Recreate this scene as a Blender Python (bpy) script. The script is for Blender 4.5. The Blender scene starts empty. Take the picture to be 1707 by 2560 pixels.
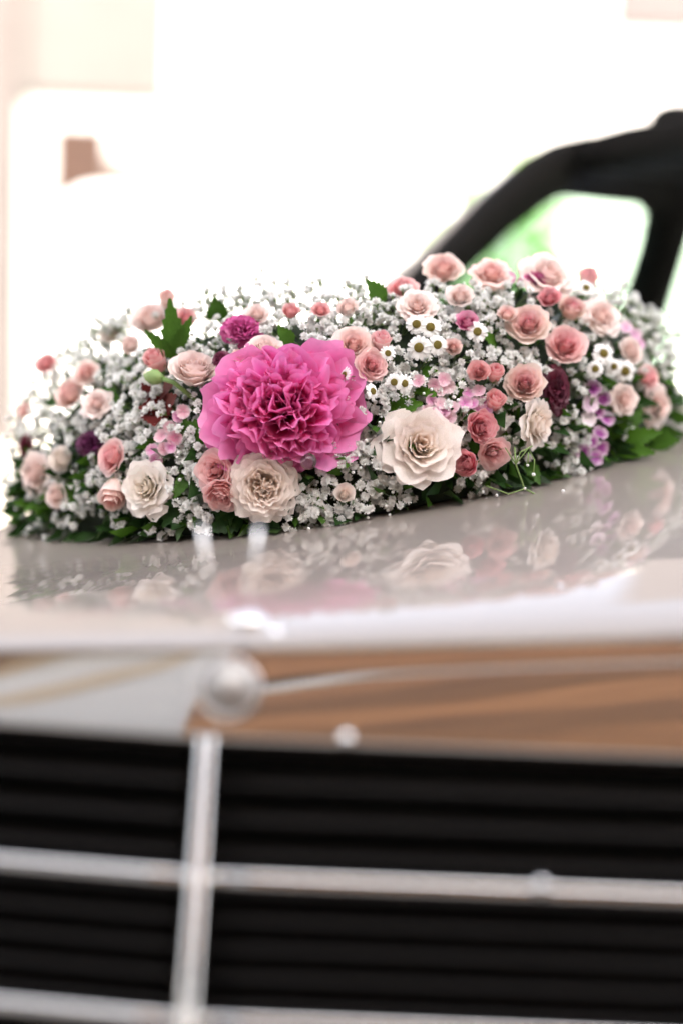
import bpy, math, random
import numpy as np
from mathutils import Vector, Matrix, noise
R = math.radians
sc = bpy.context.scene
C = sc.collection
rng = random.Random(7)

# ------------------------------------------------------------------ camera
CAM = Vector((0.0, 0.0, 1.08))
FPX = 50.0 / 36.0 * 2560.0
ROT = Matrix.Rotation(R(90.0 - 7.7), 3, 'X') @ Matrix.Rotation(R(2.3), 3, 'Z')
cd = bpy.data.cameras.new('camera')
cam = bpy.data.objects.new('camera', cd); C.objects.link(cam)
cam.matrix_world = Matrix.Translation(CAM) @ ROT.to_4x4()
cd.sensor_width = 36.0; cd.sensor_fit = 'AUTO'; cd.lens = 50.0
cd.clip_start = 0.05; cd.clip_end = 400.0
cd.dof.use_dof = True; cd.dof.focus_distance = 1.265; cd.dof.aperture_fstop = 1.25
cd.dof.aperture_blades = 0
sc.camera = cam

# ------------------------------------------------------------------ sky, sun, exposure
SUN_EL, SUN_AZ = R(30.0), R(172.0)          # azimuth measured from +Y towards +X
w = bpy.data.worlds.new('World'); sc.world = w; w.use_nodes = True
nt = w.node_tree
bg = nt.nodes['Background']; sky = nt.nodes.new('ShaderNodeTexSky')
sky.sky_type = 'NISHITA'; sky.sun_disc = False
sky.sun_elevation = SUN_EL; sky.sun_rotation = SUN_AZ
sky.air_density = .6; sky.dust_density = 8.0; sky.ozone_density = .2
hz = nt.nodes.new('ShaderNodeHueSaturation'); hz.inputs['Saturation'].default_value = .45     # hazy, pale summer sky
nt.links.new(sky.outputs[0], hz.inputs['Color']); nt.links.new(hz.outputs[0], bg.inputs[0]); bg.inputs[1].default_value = 0.15
sd = bpy.data.lights.new('sun', 'SUN'); sd.energy = 4.2; sd.angle = R(0.5); sd.color = (1.0, 0.95, 0.87)
sun = bpy.data.objects.new('sun', sd); C.objects.link(sun)
sdir = Vector((math.sin(SUN_AZ) * math.cos(SUN_EL), math.cos(SUN_AZ) * math.cos(SUN_EL), math.sin(SUN_EL)))
sun.location = sdir * 30
sun.rotation_euler = sdir.to_track_quat('Z', 'Y').to_euler()
sc.view_settings.view_transform = 'Standard'; sc.view_settings.look = 'None'
sc.view_settings.gamma = 1.0; sc.view_settings.use_curve_mapping = False
sc.view_settings.exposure = 3.05
sc.render.engine = 'CYCLES'
sc.cycles.use_denoising = True
sc.cycles.max_bounces = 12; sc.cycles.diffuse_bounces = 8; sc.cycles.transmission_bounces = 12; sc.cycles.transparent_max_bounces = 16
sc.cycles.sample_clamp_indirect = 8.0

# ------------------------------------------------------------------ pixel helpers (real distances)
camR = ROT @ Vector((1, 0, 0)); camU = ROT @ Vector((0, 1, 0)); camB = ROT @ Vector((0, 0, 1))
def ray(px, py):
    return (ROT @ Vector(((px - 853.5) / FPX, -(py - 1280.0) / FPX, -1.0)))
def at(px, py, Y):
    d = ray(px, py); return CAM + d * (Y / d.y)

# ------------------------------------------------------------------ object helpers
def link(name, verts, faces, mat, parent=None, smooth=True, color=None, attr=None, mats=None, mi=None):
    me = bpy.data.meshes.new(name)
    me.from_pydata([tuple(v) for v in verts], [], faces); me.update()
    if attr is not None:
        a = me.attributes.new('rim', 'FLOAT', 'POINT'); a.data.foreach_set('value', attr)
    for m in (mats or [mat]): me.materials.append(m)
    if mi is not None: me.polygons.foreach_set('material_index', mi)
    if smooth: me.polygons.foreach_set('use_smooth', [True] * len(me.polygons))
    return inst(name, me, parent, color)
def inst(name, me, parent=None, color=None, mw=None):
    o = bpy.data.objects.new(name, me); C.objects.link(o)
    if parent is not None: o.parent = parent
    if mw is not None: o.matrix_local = mw
    if color is not None: o.color = (color[0], color[1], color[2], 1.0)
    return o
def empty(name, loc=(0, 0, 0), mat3=None, scale=1.0):
    o = bpy.data.objects.new(name, None); C.objects.link(o)
    o.empty_display_size = 0.02
    m = Matrix.Translation(Vector(loc))
    if mat3 is not None: m = m @ mat3.to_4x4()
    if scale != 1.0: m = m @ Matrix.Diagonal((scale, scale, scale, 1.0))
    o.matrix_world = m
    return o
def tag(o, label=None, cat=None, group=None, kind=None):
    if label: o['label'] = label
    if cat: o['category'] = cat
    if group: o['group'] = group
    if kind: o['kind'] = kind
    return o
class MB:
    def __init__(s): s.v = []; s.f = []; s.mi = []
    def add(s, v, f, mi=0):
        n = len(s.v); s.v += [tuple(p) for p in v]; s.f += [tuple(i + n for i in q) for q in f]; s.mi += [mi] * len(f)
    def box(s, a, b, mi=0):
        x0, y0, z0 = a; x1, y1, z1 = b
        s.add([(x0,y0,z0),(x1,y0,z0),(x1,y1,z0),(x0,y1,z0),(x0,y0,z1),(x1,y0,z1),(x1,y1,z1),(x0,y1,z1)],
              [(0,3,2,1),(4,5,6,7),(0,1,5,4),(1,2,6,5),(2,3,7,6),(3,0,4,7)], mi)
    def tube(s, pts, rad, n=6, mi=0, cap=True):
        pts = [Vector(p) for p in pts]
        rads = rad if isinstance(rad, (list, tuple)) else [rad] * len(pts)
        vs = []; fs = []
        t0 = (pts[1] - pts[0]).normalized()
        up = Vector((0, 0, 1)) if abs(t0.z) < .9 else Vector((1, 0, 0))
        for i, p in enumerate(pts):
            t = (pts[min(i + 1, len(pts) - 1)] - pts[max(i - 1, 0)]).normalized()
            a = t.cross(up).normalized(); b = a.cross(t)
            for k in range(n):
                th = 2 * math.pi * k / n
                vs.append(p + (a * math.cos(th) + b * math.sin(th)) * rads[i])
        for i in range(len(pts) - 1):
            for k in range(n):
                k2 = (k + 1) % n
                fs.append((i*n+k, i*n+k2, (i+1)*n+k2, (i+1)*n+k))
        if cap:
            fs.append(tuple(range(n - 1, -1, -1))); m = (len(pts) - 1) * n; fs.append(tuple(range(m, m + n)))
        s.add(vs, fs, mi)
    def ball(s, c, r, n=8, m=5, sz=1.0, mi=0):
        vs = [(c[0], c[1], c[2] - r*sz)]; fs = []
        for j in range(1, m):
            ph = -math.pi/2 + math.pi*j/m
            for i in range(n):
                th = 2*math.pi*i/n
                vs.append((c[0]+r*math.cos(ph)*math.cos(th), c[1]+r*math.cos(ph)*math.sin(th), c[2]+r*sz*math.sin(ph)))
        vs.append((c[0], c[1], c[2] + r*sz)); L = len(vs) - 1
        for i in range(n): fs.append((0, 1+(i+1)%n, 1+i)); fs.append((L, L-n+i, L-n+(i+1)%n))
        for j in range(m - 2):
            for i in range(n):
                a = 1+j*n+i; b = 1+j*n+(i+1)%n; fs.append((a, b, b+n, a+n))
        s.add(vs, fs, mi)
    def build(s, name, mat, parent=None, smooth=False, color=None, mats=None):
        return link(name, s.v, s.f, mat, parent, smooth, color, mats=mats, mi=(s.mi if mats else None))
def sheet(name, fn, nu, nv, mat, parent=None, smooth=True, color=None):
    vs = [fn(i / nu, j / nv) for j in range(nv + 1) for i in range(nu + 1)]
    fs = [(j*(nu+1)+i, j*(nu+1)+i+1, (j+1)*(nu+1)+i+1, (j+1)*(nu+1)+i) for j in range(nv) for i in range(nu)]
    return link(name, vs, fs, mat, parent, smooth, color)
def bevel(o, wd, seg=2):
    m = o.modifiers.new('bevel', 'BEVEL'); m.width = wd; m.segments = seg; m.limit_method = 'ANGLE'
    return o
def smoothstep(a, b, x):
    t = min(1.0, max(0.0, (x - a) / (b - a))); return t * t * (3 - 2 * t)

# ------------------------------------------------------------------ materials
def newmat(name):
    m = bpy.data.materials.new(name); m.use_nodes = True; n = m.node_tree
    return m, n.nodes, n.links, n.nodes['Principled BSDF']
def pmat(name, col, rough=.5, metal=0.0, nscale=None, namp=.12, spec=.5, coat=0.0, bump=0.0, bscale=200):
    m, N, L, p = newmat(name)
    p.inputs['Roughness'].default_value = rough; p.inputs['Metallic'].default_value = metal
    p.inputs['Specular IOR Level'].default_value = spec
    p.inputs['Coat Weight'].default_value = coat; p.inputs['Coat Roughness'].default_value = 0.02
    p.inputs['Base Color'].default_value = (*col, 1)
    if nscale:
        t = N.new('ShaderNodeTexNoise'); t.inputs['Scale'].default_value = nscale; t.inputs['Detail'].default_value = 5
        tc = N.new('ShaderNodeTexCoord'); L.new(tc.outputs['Object'], t.inputs['Vector'])
        r = N.new('ShaderNodeValToRGB')
        r.color_ramp.elements[0].position = .3; r.color_ramp.elements[1].position = .7
        r.color_ramp.elements[0].color = (*[c * (1 - namp) for c in col], 1)
        r.color_ramp.elements[1].color = (*[min(1, c * (1 + namp)) for c in col], 1)
        L.new(t.outputs[0], r.inputs[0]); L.new(r.outputs[0], p.inputs['Base Color'])
    if bump:
        t2 = N.new('ShaderNodeTexNoise'); t2.inputs['Scale'].default_value = bscale; t2.inputs['Detail'].default_value = 4
        tc2 = N.new('ShaderNodeTexCoord'); L.new(tc2.outputs['Object'], t2.inputs['Vector'])
        b = N.new('ShaderNodeBump'); b.inputs['Strength'].default_value = bump; b.inputs['Distance'].default_value = .01
        L.new(t2.outputs[0], b.inputs['Height']); L.new(b.outputs[0], p.inputs['Normal'])
    return m
def petal_mat(name, trans=.35, rimw=.35, rimcol=None, vein=60.0, veinamt=.10, gloss=.04):
    """petal colour comes from the object's own colour, paler at the rim, with fine veins; lets light through"""
    m, N, L, p = newmat(name)
    N.remove(p); out = N['Material Output']
    oi = N.new('ShaderNodeObjectInfo'); at_ = N.new('ShaderNodeAttribute'); at_.attribute_name = 'rim'
    mx = N.new('ShaderNodeMix'); mx.data_type = 'RGBA'
    ml = N.new('ShaderNodeMath'); ml.operation = 'MULTIPLY'; ml.inputs[1].default_value = rimw
    L.new(at_.outputs['Fac'], ml.inputs[0]); L.new(ml.outputs[0], mx.inputs[0])
    L.new(oi.outputs['Color'], mx.inputs[6])
    mx.inputs[7].default_value = (*(rimcol or (.9, .8, .72)), 1)
    tc = N.new('ShaderNodeTexCoord'); t = N.new('ShaderNodeTexNoise'); t.inputs['Scale'].default_value = vein
    t.inputs['Detail'].default_value = 6; t.inputs['Distortion'].default_value = .6
    L.new(tc.outputs['Object'], t.inputs['Vector'])
    mr = N.new('ShaderNodeMapRange'); mr.inputs[3].default_value = 1 - veinamt * 1.6; mr.inputs[4].default_value = 1 + veinamt
    mr.inputs[1].default_value = .3; mr.inputs[2].default_value = .7
    L.new(t.outputs[0], mr.inputs[0])
    hs = N.new('ShaderNodeMix'); hs.data_type = 'RGBA'; hs.blend_type = 'MULTIPLY'; hs.inputs[0].default_value = 1
    L.new(mx.outputs[2], hs.inputs[6]); L.new(mr.outputs[0], hs.inputs[7])
    d = N.new('ShaderNodeBsdfDiffuse'); tr = N.new('ShaderNodeBsdfTranslucent'); ms = N.new('ShaderNodeMixShader')
    ms.inputs[0].default_value = trans
    L.new(hs.outputs[2], d.inputs[0]); L.new(hs.outputs[2], tr.inputs[0])
    L.new(d.outputs[0], ms.inputs[1]); L.new(tr.outputs[0], ms.inputs[2])
    g = N.new('ShaderNodeBsdfGlossy'); g.inputs['Roughness'].default_value = .45
    ms2 = N.new('ShaderNodeMixShader'); ms2.inputs[0].default_value = gloss
    L.new(ms.outputs[0], ms2.inputs[1]); L.new(g.outputs[0], ms2.inputs[2])
    L.new(ms2.outputs[0], out.inputs[0])
    return m
M_rose = petal_mat('rose_petal', .34, .55, (.95, .84, .80), 40, .06)
M_peony = petal_mat('peony_petal', .36, .55, (.94, .48, .76), 9, .05)
M_carn = petal_mat('carnation_petal', .28, .10, (.8, .4, .6))
M_floret = petal_mat('floret_petal', .3, .6, (.88, .78, .78))
M_white = petal_mat('white_petal', .07, .0, None, 300, .05)
def leaf_mat(name, col, trans=.25):
    m, N, L, p = newmat(name)
    N.remove(p); out = N['Material Output']
    tc = N.new('ShaderNodeTexCoord'); t = N.new('ShaderNodeTexNoise'); t.inputs['Scale'].default_value = 60; t.inputs['Detail'].default_value = 6
    L.new(tc.outputs['Object'], t.inputs['Vector'])
    r = N.new('ShaderNodeValToRGB'); r.color_ramp.elements[0].position = .32; r.color_ramp.elements[1].position = .7
    r.color_ramp.elements[0].color = (*[c * .7 for c in col], 1); r.color_ramp.elements[1].color = (*[c * 1.35 for c in col], 1)
    L.new(t.outputs[0], r.inputs[0])
    d = N.new('ShaderNodeBsdfDiffuse'); tr = N.new('ShaderNodeBsdfTranslucent'); ms = N.new('ShaderNodeMixShader'); ms.inputs[0].default_value = trans
    L.new(r.outputs[0], d.inputs[0]); L.new(r.outputs[0], tr.inputs[0]); L.new(d.outputs[0], ms.inputs[1]); L.new(tr.outputs[0], ms.inputs[2])
    g = N.new('ShaderNodeBsdfGlossy'); g.inputs['Roughness'].default_value = .35
    lw = N.new('ShaderNodeLayerWeight'); lw.inputs[0].default_value = .25
    ms2 = N.new('ShaderNodeMixShader'); mm = N.new('ShaderNodeMath'); mm.operation = 'MULTIPLY'; mm.inputs[1].default_value = .35
    L.new(lw.outputs['Fresnel'], mm.inputs[0]); L.new(mm.outputs[0], ms2.inputs[0])
    L.new(ms.outputs[0], ms2.inputs[1]); L.new(g.outputs[0], ms2.inputs[2]); L.new(ms2.outputs[0], out.inputs[0])
    return m
M_leaf = leaf_mat('leaf_green', (.055, .13, .018))
M_leafb = leaf_mat('leaf_bright', (.06, .145, .014), .3)
M_leafd = leaf_mat('leaf_dark', (.022, .055, .014), .15)
M_redleaf = leaf_mat('leaf_burgundy', (.11, .018, .016), .2)
M_stem = pmat('stem_green', (.13, .22, .05), .5)
M_calyx = pmat('calyx_green', (.20, .30, .09), .6)
M_disc = pmat('daisy_disc', (.27, .21, .035), .85, 0, 400, .35, bump=.6, bscale=900)
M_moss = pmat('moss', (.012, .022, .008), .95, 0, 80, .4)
M_paint = None
def paint():
    m, N, L, p = newmat('cream_car_paint')
    p.inputs['Base Color'].default_value = (.335, .288, .252, 1); p.inputs['Specular IOR Level'].default_value = .1
    p.inputs['Roughness'].default_value = .45
    p.inputs['Coat Weight'].default_value = 1.0; p.inputs['Coat Roughness'].default_value = .018; p.inputs['Coat IOR'].default_value = 1.58
    tc = N.new('ShaderNodeTexCoord'); t = N.new('ShaderNodeTexNoise'); t.inputs['Scale'].default_value = 18; t.inputs['Detail'].default_value = 1
    L.new(tc.outputs['Object'], t.inputs['Vector'])
    b = N.new('ShaderNodeBump'); b.inputs['Strength'].default_value = .012; b.inputs['Distance'].default_value = .001
    L.new(t.outputs[0], b.inputs['Height']); L.new(b.outputs[0], p.inputs['Coat Normal'])
    return m
M_paint = paint()
M_chrome = pmat('chrome', (.86, .85, .84), .07, 1.0)
M_black = pmat('black_enamel', (.005, .004, .0035), .45, spec=.13)
M_core = pmat('radiator_core', (.003, .003, .003), .9, spec=.1)
M_bpaint = pmat('black_car_paint', (.008, .008, .009), .25, coat=1.0)
M_trim = pmat('black_trim', (.006, .0055, .005), .85, spec=.08)
M_rubber = pmat('rubber', (.02, .02, .02), .8)
M_glassbead, N_, L_, p_ = newmat('bead_glass')
p_.inputs['Transmission Weight'].default_value = 1; p_.inputs['Roughness'].default_value = .0; p_.inputs['IOR'].default_value = 1.45
p_.inputs['Base Color'].default_value = (.48, .76, .52, 1)
def window_glass(name, tint, bl=.12):
    m, N, L, p = newmat(name); N.remove(p); out = N['Material Output']
    t = N.new('ShaderNodeBsdfTransparent'); t.inputs[0].default_value = (*tint, 1)
    g = N.new('ShaderNodeBsdfGlossy'); g.inputs['Roughness'].default_value = .02
    lw = N.new('ShaderNodeLayerWeight'); lw.inputs[0].default_value = bl
    ms = N.new('ShaderNodeMixShader'); L.new(lw.outputs['Fresnel'], ms.inputs[0])
    L.new(t.outputs[0], ms.inputs[1]); L.new(g.outputs[0], ms.inputs[2]); L.new(ms.outputs[0], out.inputs[0])
    return m
M_glass = window_glass('green_tinted_glass', (.70, .90, .78), .03)
M_screen = window_glass('windscreen_glass', (.90, .97, .93), .015)
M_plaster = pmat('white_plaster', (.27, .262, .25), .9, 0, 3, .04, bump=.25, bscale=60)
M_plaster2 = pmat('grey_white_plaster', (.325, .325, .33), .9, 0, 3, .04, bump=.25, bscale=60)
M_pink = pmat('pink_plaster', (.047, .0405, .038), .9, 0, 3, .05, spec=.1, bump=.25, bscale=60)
M_brown = pmat('brown_shutter', (.022, .013, .010), .9, 0, 12, .25, spec=.08)
M_ground = pmat('gravel_paving', (.36, .32, .27), .95, 0, 30, .22, bump=.5, bscale=120)
def wood(name, c0, c1):
    m, N, L, p = newmat(name); p.inputs['Roughness'].default_value = .6
    tc = N.new('ShaderNodeTexCoord'); mp = N.new('ShaderNodeMapping'); mp.inputs['Scale'].default_value = (.6, 8, 8)
    L.new(tc.outputs['Object'], mp.inputs[0])
    t = N.new('ShaderNodeTexNoise'); t.inputs['Scale'].default_value = 3; t.inputs['Detail'].default_value = 8; t.inputs['Distortion'].default_value = .8
    L.new(mp.outputs[0], t.inputs['Vector'])
    r = N.new('ShaderNodeValToRGB'); r.color_ramp.elements[0].position = .3; r.color_ramp.elements[1].position = .72
    r.color_ramp.elements[0].color = (*c0, 1); r.color_ramp.elements[1].color = (*c1, 1)
    L.new(t.outputs[0], r.inputs[0])
    oi = N.new('ShaderNodeObjectInfo'); mr = N.new('ShaderNodeMapRange'); mr.inputs[3].default_value = .6; mr.inputs[4].default_value = 1.35
    L.new(oi.outputs['Random'], mr.inputs[0]); mx = N.new('ShaderNodeMix'); mx.data_type = 'RGBA'; mx.blend_type = 'MULTIPLY'; mx.inputs[0].default_value = 1
    L.new(r.outputs[0], mx.inputs[6]); L.new(mr.outputs[0], mx.inputs[7]); L.new(mx.outputs[2], p.inputs['Base Color'])
    return m
M_wood = wood('larch_boards', (.115, .050, .019), (.25, .12, .05))
M_timber = wood('tan_timber', (.20, .16, .115), (.27, .22, .165))

# ================================================================== SETTING
g = MB(); g.add([(-150,-150,0),(150,-150,0),(150,150,0),(-150,150,0)], [(0,1,2,3)])
tag(g.build('ground', M_ground), 'pale gravel paving of the yard', None, None, 'structure')

# house behind the camera: shades the car and shows in the chrome
hs = empty('timber_house', (0, -3.4, 0))
tag(hs, 'house with larch boarding and white plaster standing opposite the car', 'house')
m = MB(); m.box((-9, -.35, 0), (-1.25, 0, 5.6)); m.build('plaster_wall', M_plaster2, hs)
m = MB()
for dx, x0 in ((1.6, -4.9), (1.3, -3.3)):
    m.add([(x0, .002, 1.2), (x0 + .42, .002, 1.2), (x0 + .42 + dx, .002, 5.8), (x0 + dx, .002, 5.8),
           (x0, .05, 1.2), (x0 + .42, .05, 1.2), (x0 + .42 + dx, .05, 5.8), (x0 + dx, .05, 5.8)],
          [(0,1,2,3),(4,7,6,5),(0,4,5,1),(1,5,6,2),(2,6,7,3),(3,7,4,0)])
m.build('timber_brace', M_timber, hs)
m = MB(); m.box((-1.25, -.35, 0), (9, -.03, 5.6)); m.build('backing_wall', M_trim, hs)
bm_ = MB(); bm_.box((-1.25, -.03, 0), (9, 0.0, .292))
b0 = bm_.build('board', M_wood, hs)
for k in range(1, 18):
    if k == 9: continue
    o = b0.copy(); C.objects.link(o); o.parent = hs; o.location = (rng.uniform(-.004, .004), rng.uniform(-.006, .006), k * .3)
m = MB(); m.box((-1.25, -.028, 2.70), (9, .03, 2.82)); m.build('steel_lintel', pmat('grey_steel', (.46, .46, .45), .5, .0), hs)

m = MB(); m.box((-9, .0, 5.45), (9, .8, 5.6)); m.build('eave', M_wood, hs)

# sunlit white house beyond
wh = empty('white_house', (0, 11.0, 0))
tag(wh, 'sunlit white plastered house far behind the flowers', 'house')
m = MB(); m.box((-14, 0, 0), (14, .4, 4.9)); m.build('wall', M_plaster, wh)
def win(x0, z0, x1, z1, sh=True):
    f = MB(); f.box((x0, -.05, z0), (x1, .02, z1)); fo = f.build('window', M_brown, wh)
    return fo
P = at(215, 420, 11.0); w1 = win(P.x - .26, P.z - .75, P.x + .18, P.z + .32)
P = at(355, 405, 11.0)
m = MB(); m.box((P.x - .40, -.03, P.z - .22), (P.x + .34, .02, P.z + .04)); m.build('lintel_shadow_band', pmat('lintel_shadow_grey', (.06, .05, .045), .9, 0, 20, .1, spec=.1), wh)  # shadow under the lintel put in as a dark coloured band
a = at(-500, 150, 10.4); b = at(400, 150, 10.4); z0_ = at(200, 215, 10.4).z
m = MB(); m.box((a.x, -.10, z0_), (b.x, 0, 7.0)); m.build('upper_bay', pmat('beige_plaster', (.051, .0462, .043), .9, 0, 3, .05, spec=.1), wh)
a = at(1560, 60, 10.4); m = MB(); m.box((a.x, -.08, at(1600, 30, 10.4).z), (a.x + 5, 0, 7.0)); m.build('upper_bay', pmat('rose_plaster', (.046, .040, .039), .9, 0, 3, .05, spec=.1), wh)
# pink corner pilaster at the left
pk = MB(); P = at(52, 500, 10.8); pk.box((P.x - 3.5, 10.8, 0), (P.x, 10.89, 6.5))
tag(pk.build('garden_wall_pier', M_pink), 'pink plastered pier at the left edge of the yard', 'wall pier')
# rounded white van parked in front of the house (its flank hides the lower part of the window)
van = empty('white_van', at(150, 700, 7.0) * 1.0)
van.location.z = 0
tag(van, 'white van with rounded roof parked in front of the white house', 'van')
def van_body():
    x0 = at(128, 600, 7.0).x; zt = at(300, 470, 7.0).z; Lx = 2.3; wy = 1.7
    sec = []
    n = 10
    for k in range(n + 1):                              # rounded front edge in side view
        th = math.pi - (math.pi / 2) * k / n
        sec.append((x0 + .22 + .22 * math.cos(th), zt - .24 + .24 * math.sin(th)))
    sec = [(x0, .35)] + sec + [(x0 + Lx, zt), (x0 + Lx + .05, zt - .1), (x0 + Lx + .05, .35)]
    vs = []; fs = []; N = len(sec)
    for y, ins in ((7.0, .03), (7.04, 0), (7.0 + wy - .04, 0), (7.0 + wy, .03)):
        cx = x0 + Lx / 2
        for (x, z) in sec: vs.append((x + (ins if x < cx else -ins), y, z - (ins if z > 1 else 0)))
    for j in range(3):
        for i in range(N):
            fs.append((j*N+i, j*N+(i+1) % N, (j+1)*N+(i+1) % N, (j+1)*N+i))
    fs.append(tuple(range(N))); fs.append(tuple(range(4*N-1, 3*N-1, -1)))
    return vs, fs
v, f = van_body(); vx = van.location.x
o = link('body', [(a - vx, b - van.location.y, c) for a, b, c in v], f, pmat('white_van_paint', (.36, .36, .35), .35, coat=.6), van, False)
for dx in (.42, 1.85):
    for dy in (.02, 1.5):
        t = MB(); t.tube([(dx, dy, .33), (dx, dy + .2, .33)], .32, 20); t.build('wheel', M_rubber, van)

# shrub seen through the car's windows
def shrub(px, py, Y, rad, n, seed):
    rr = random.Random(seed); p = at(px, py, Y)
    root = empty('shrub', (p.x, p.y, 0))
    tag(root, 'bright green shrub growing behind the car, seen through its side window', 'shrub')
    mb = MB()
    for _ in range(n):
        d = Vector((rr.gauss(0, 1), rr.gauss(0, 1), rr.gauss(0, 1))).normalized() * rad * rr.uniform(.45, 1)
        c = Vector((0, 0, p.z)) + Vector((d.x, d.y, d.z * 1.2)) * (1 + .25 * noise.noise(d * 4))
        a = Vector((rr.gauss(0, 1), rr.gauss(0, 1), rr.gauss(0, 1))).normalized(); b = a.orthogonal().normalized()
        s = rr.uniform(.035, .06)
        mb.add([c - a*s, c + b*s*.5, c + a*s, c - b*s*.5], [(0,1,2,3)])
    mb.build('crown', M_leafb, root)
    t = MB(); t.tube([(0, 0, 0), (.02, 0, p.z * .5), (0, .02, p.z - rad)], [.05, .04, .02], 7); t.build('trunk', M_brown, root)
shrub(1235, 640, 6.5, .44, 620, 3)

# ================================================================== THE CAR
car = empty('car', (-.074, .8, 0)); CO = Vector((-.074, .8, 0))
tag(car, 'cream car with chrome front grille and dark windscreen frame carrying the flowers on its bonnet', 'car')
def cpart(name, verts, faces, mat, parent=car, smooth=True):
    off = CO if parent is car else CO
    return link(name, [Vector(v) - off for v in verts], faces, mat, parent, smooth)
def cbuild(mb, name, mat, smooth=False, parent=car):
    mb.v = [tuple(Vector(v) - CO) for v in mb.v]; return mb.build(name, mat, parent, smooth)
XC = -.074
def sweep(x):
    d = XC - x
    return .11 * (d if d > .03 else (0 if d < -.03 else (d + .03) ** 2 / .12))
def lerp_tab(tab, y):
    if y <= tab[0][0]: return tab[0][1]
    for (a, b), (c, d) in zip(tab, tab[1:]):
        if y <= c:
            t = (y - a) / (c - a); return b + (d - b) * t
    return tab[-1][1]
def smooth_tab(tab, y, hh=.10):
    return sum(lerp_tab(tab, y + k * hh / 3) for k in range(-3, 4)) / 7
ZC = [(.70, -.184), (.83, -.185), (1.00, -.189), (1.27, -.197), (2.2, -.152)]
SL = [(.70, .05), (.83, .06), (1.0, .12), (1.27, .185), (2.2, .18)]
def hood_xl(y): return -.66 + (y - .86) * .30
def hood_z(x, y):
    """height of the bonnet (world z) at plan position x, y"""
    xx = x + .076; a = smooth_tab(SL, y)
    if xx > .22: xe = .22 + (xx - .22) * max(.0, 1 - (xx - .22) * .9)
    else: xe = xx
    z = smooth_tab(ZC, y) + a * xe
    if xx < -.22: z -= .25 * (xx + .22) ** 2
    dl = hood_xl(y) + .10 - x
    if dl > 0: z -= 4.0 * dl * dl
    return CAM.z + z
def cowl_y(x): return 2.05 - (x + .1) * .62 if x < .9 else 1.43
def front_y(x): return .838 + sweep(x) + .9 * max(0, x - .45) ** 2
def lip(e): return .0115 * max(0, 1 - e / .16) ** 3 + .0020 * max(0, 1 - e / .022) ** 2
NU, NV = 90, 110
vs = []
for j in range(NV + 1):
    t = (j / NV) ** 1.6
    for i in range(NU + 1):
        s = i / NU
        x0 = -.66; 
        xl = -.66; xr = .95
        x = xl + (xr - xl) * s
        y = front_y(x) + (cowl_y(x) - front_y(x)) * t
        x = max(x, hood_xl(y) + .0) if x < hood_xl(y) else x
        z = hood_z(x, y)
        e = (y - front_y(x))
        z -= lip(e)
        vs.append((x, y, z))
fs = [(j*(NU+1)+i, j*(NU+1)+i+1, (j+1)*(NU+1)+i+1, (j+1)*(NU+1)+i) for j in range(NV) for i in range(NU)]
cpart('bonnet', vs, fs, M_paint)
# chrome grille shell: sheet bent down from the bonnet lip to the top of the grille opening
ZT = -.248
PROF = [(-.0008, -.0022, 0), (-.004, -.0078, 0), (-.0075, -.015, .25), (-.0112, -.0235, .5), (-.015, -.0335, .8), (-.0172, -.0405, 1), (-.0182, -.0445, 1), (-.0178, -.049, 1), (-.010, -.050, 1), (-.002, -.050, 1)]
vs = []; NX = 96; X0, X1 = -.42, .33
for i in range(NX + 1):
    x = X0 + (X1 - X0) * i / NX
    zt = hood_z(x, front_y(x)) - lip(0) - .0005
    zb = CAM.z + ZT
    for (dy, dz, k) in PROF:
        zz = zt + dz
        zz = zz * (1 - k) + (zb + (dz + .0445)) * k
        vs.append((x, front_y(x) + dy, zz))
n = len(PROF)
fs = [(i*n+j, i*n+j+1, (i+1)*n+j+1, (i+1)*n+j) for i in range(NX) for j in range(n-1)]
cpart('grille_shell', vs, fs, M_chrome)
TR = math.tan(R(27))
def gy(x, z): return .8215 + sweep(x) + (z - (CAM.z + ZT)) * TR + .9 * max(0, x - .45) ** 2
ZTOP = CAM.z + ZT; ZBOT = ZTOP - .30
# vertical centre bar
m = MB()
for (hw, dy, ) in ((.0065, 0),):
    prof = [(-.0054, .012), (-.0054, .002), (-.005, -.004), (0, -.0062), (.005, -.004), (.0054, .002), (.0054, .012)]
    vs = []; 
    for z in (ZTOP + .002, ZTOP - .1, ZTOP - .2, ZBOT):
        for (a, b) in prof: vs.append((XC + a + .0, gy(XC, z) + b - .006, z))
    k = len(prof)
    m.add(vs, [(j*k+i, j*k+i+1, (j+1)*k+i+1, (j+1)*k+i) for j in range(3) for i in range(k-1)])
cbuild(m, 'centre_bar', M_chrome, True)
def hbar(name, z, hh, th, mat, xa, xb, tilt=0.0, nseg=14, yo=0.0):
    prof = [(th, hh), (.3*th, hh), (-.5*th, hh*.6), (-th, 0), (-.5*th, -hh*.6), (.3*th, -hh), (th, -hh)]
    vs = []; k = len(prof)
    for i in range(nseg + 1):
        x = xa + (xb - xa) * i / nseg
        for (a, b) in prof: vs.append((x, gy(x, z + b) + a + tilt * b + yo, z + b))
    fs = [(i*k+j, (i+1)*k+j, (i+1)*k+j+1, i*k+j+1) for i in range(nseg) for j in range(k-1)]
    fs += [tuple(range(k)), tuple(range((nseg+1)*k-1, nseg*k-1, -1))]
    cpart(name, vs, fs, mat)
def zrow(px, py):
    Y = .79
    for _ in range(6):
        p = at(px, py, Y); Y = gy(p.x, p.z)
    return p.z
zb1 = zrow(600, 2196); zb2 = zrow(600, 2556)
for z in (zb1, zb2):
    hbar('crossbar', z, .0034, .0008, M_chrome, X0 + .02, XC - .0060, tilt=-.32, yo=-.002)
    hbar('crossbar', z, .0034, .0008, M_chrome, XC + .0060, X1 - .02, tilt=-.32, yo=-.002)
pitch = (ZTOP - zb1) / 4.0
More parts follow.
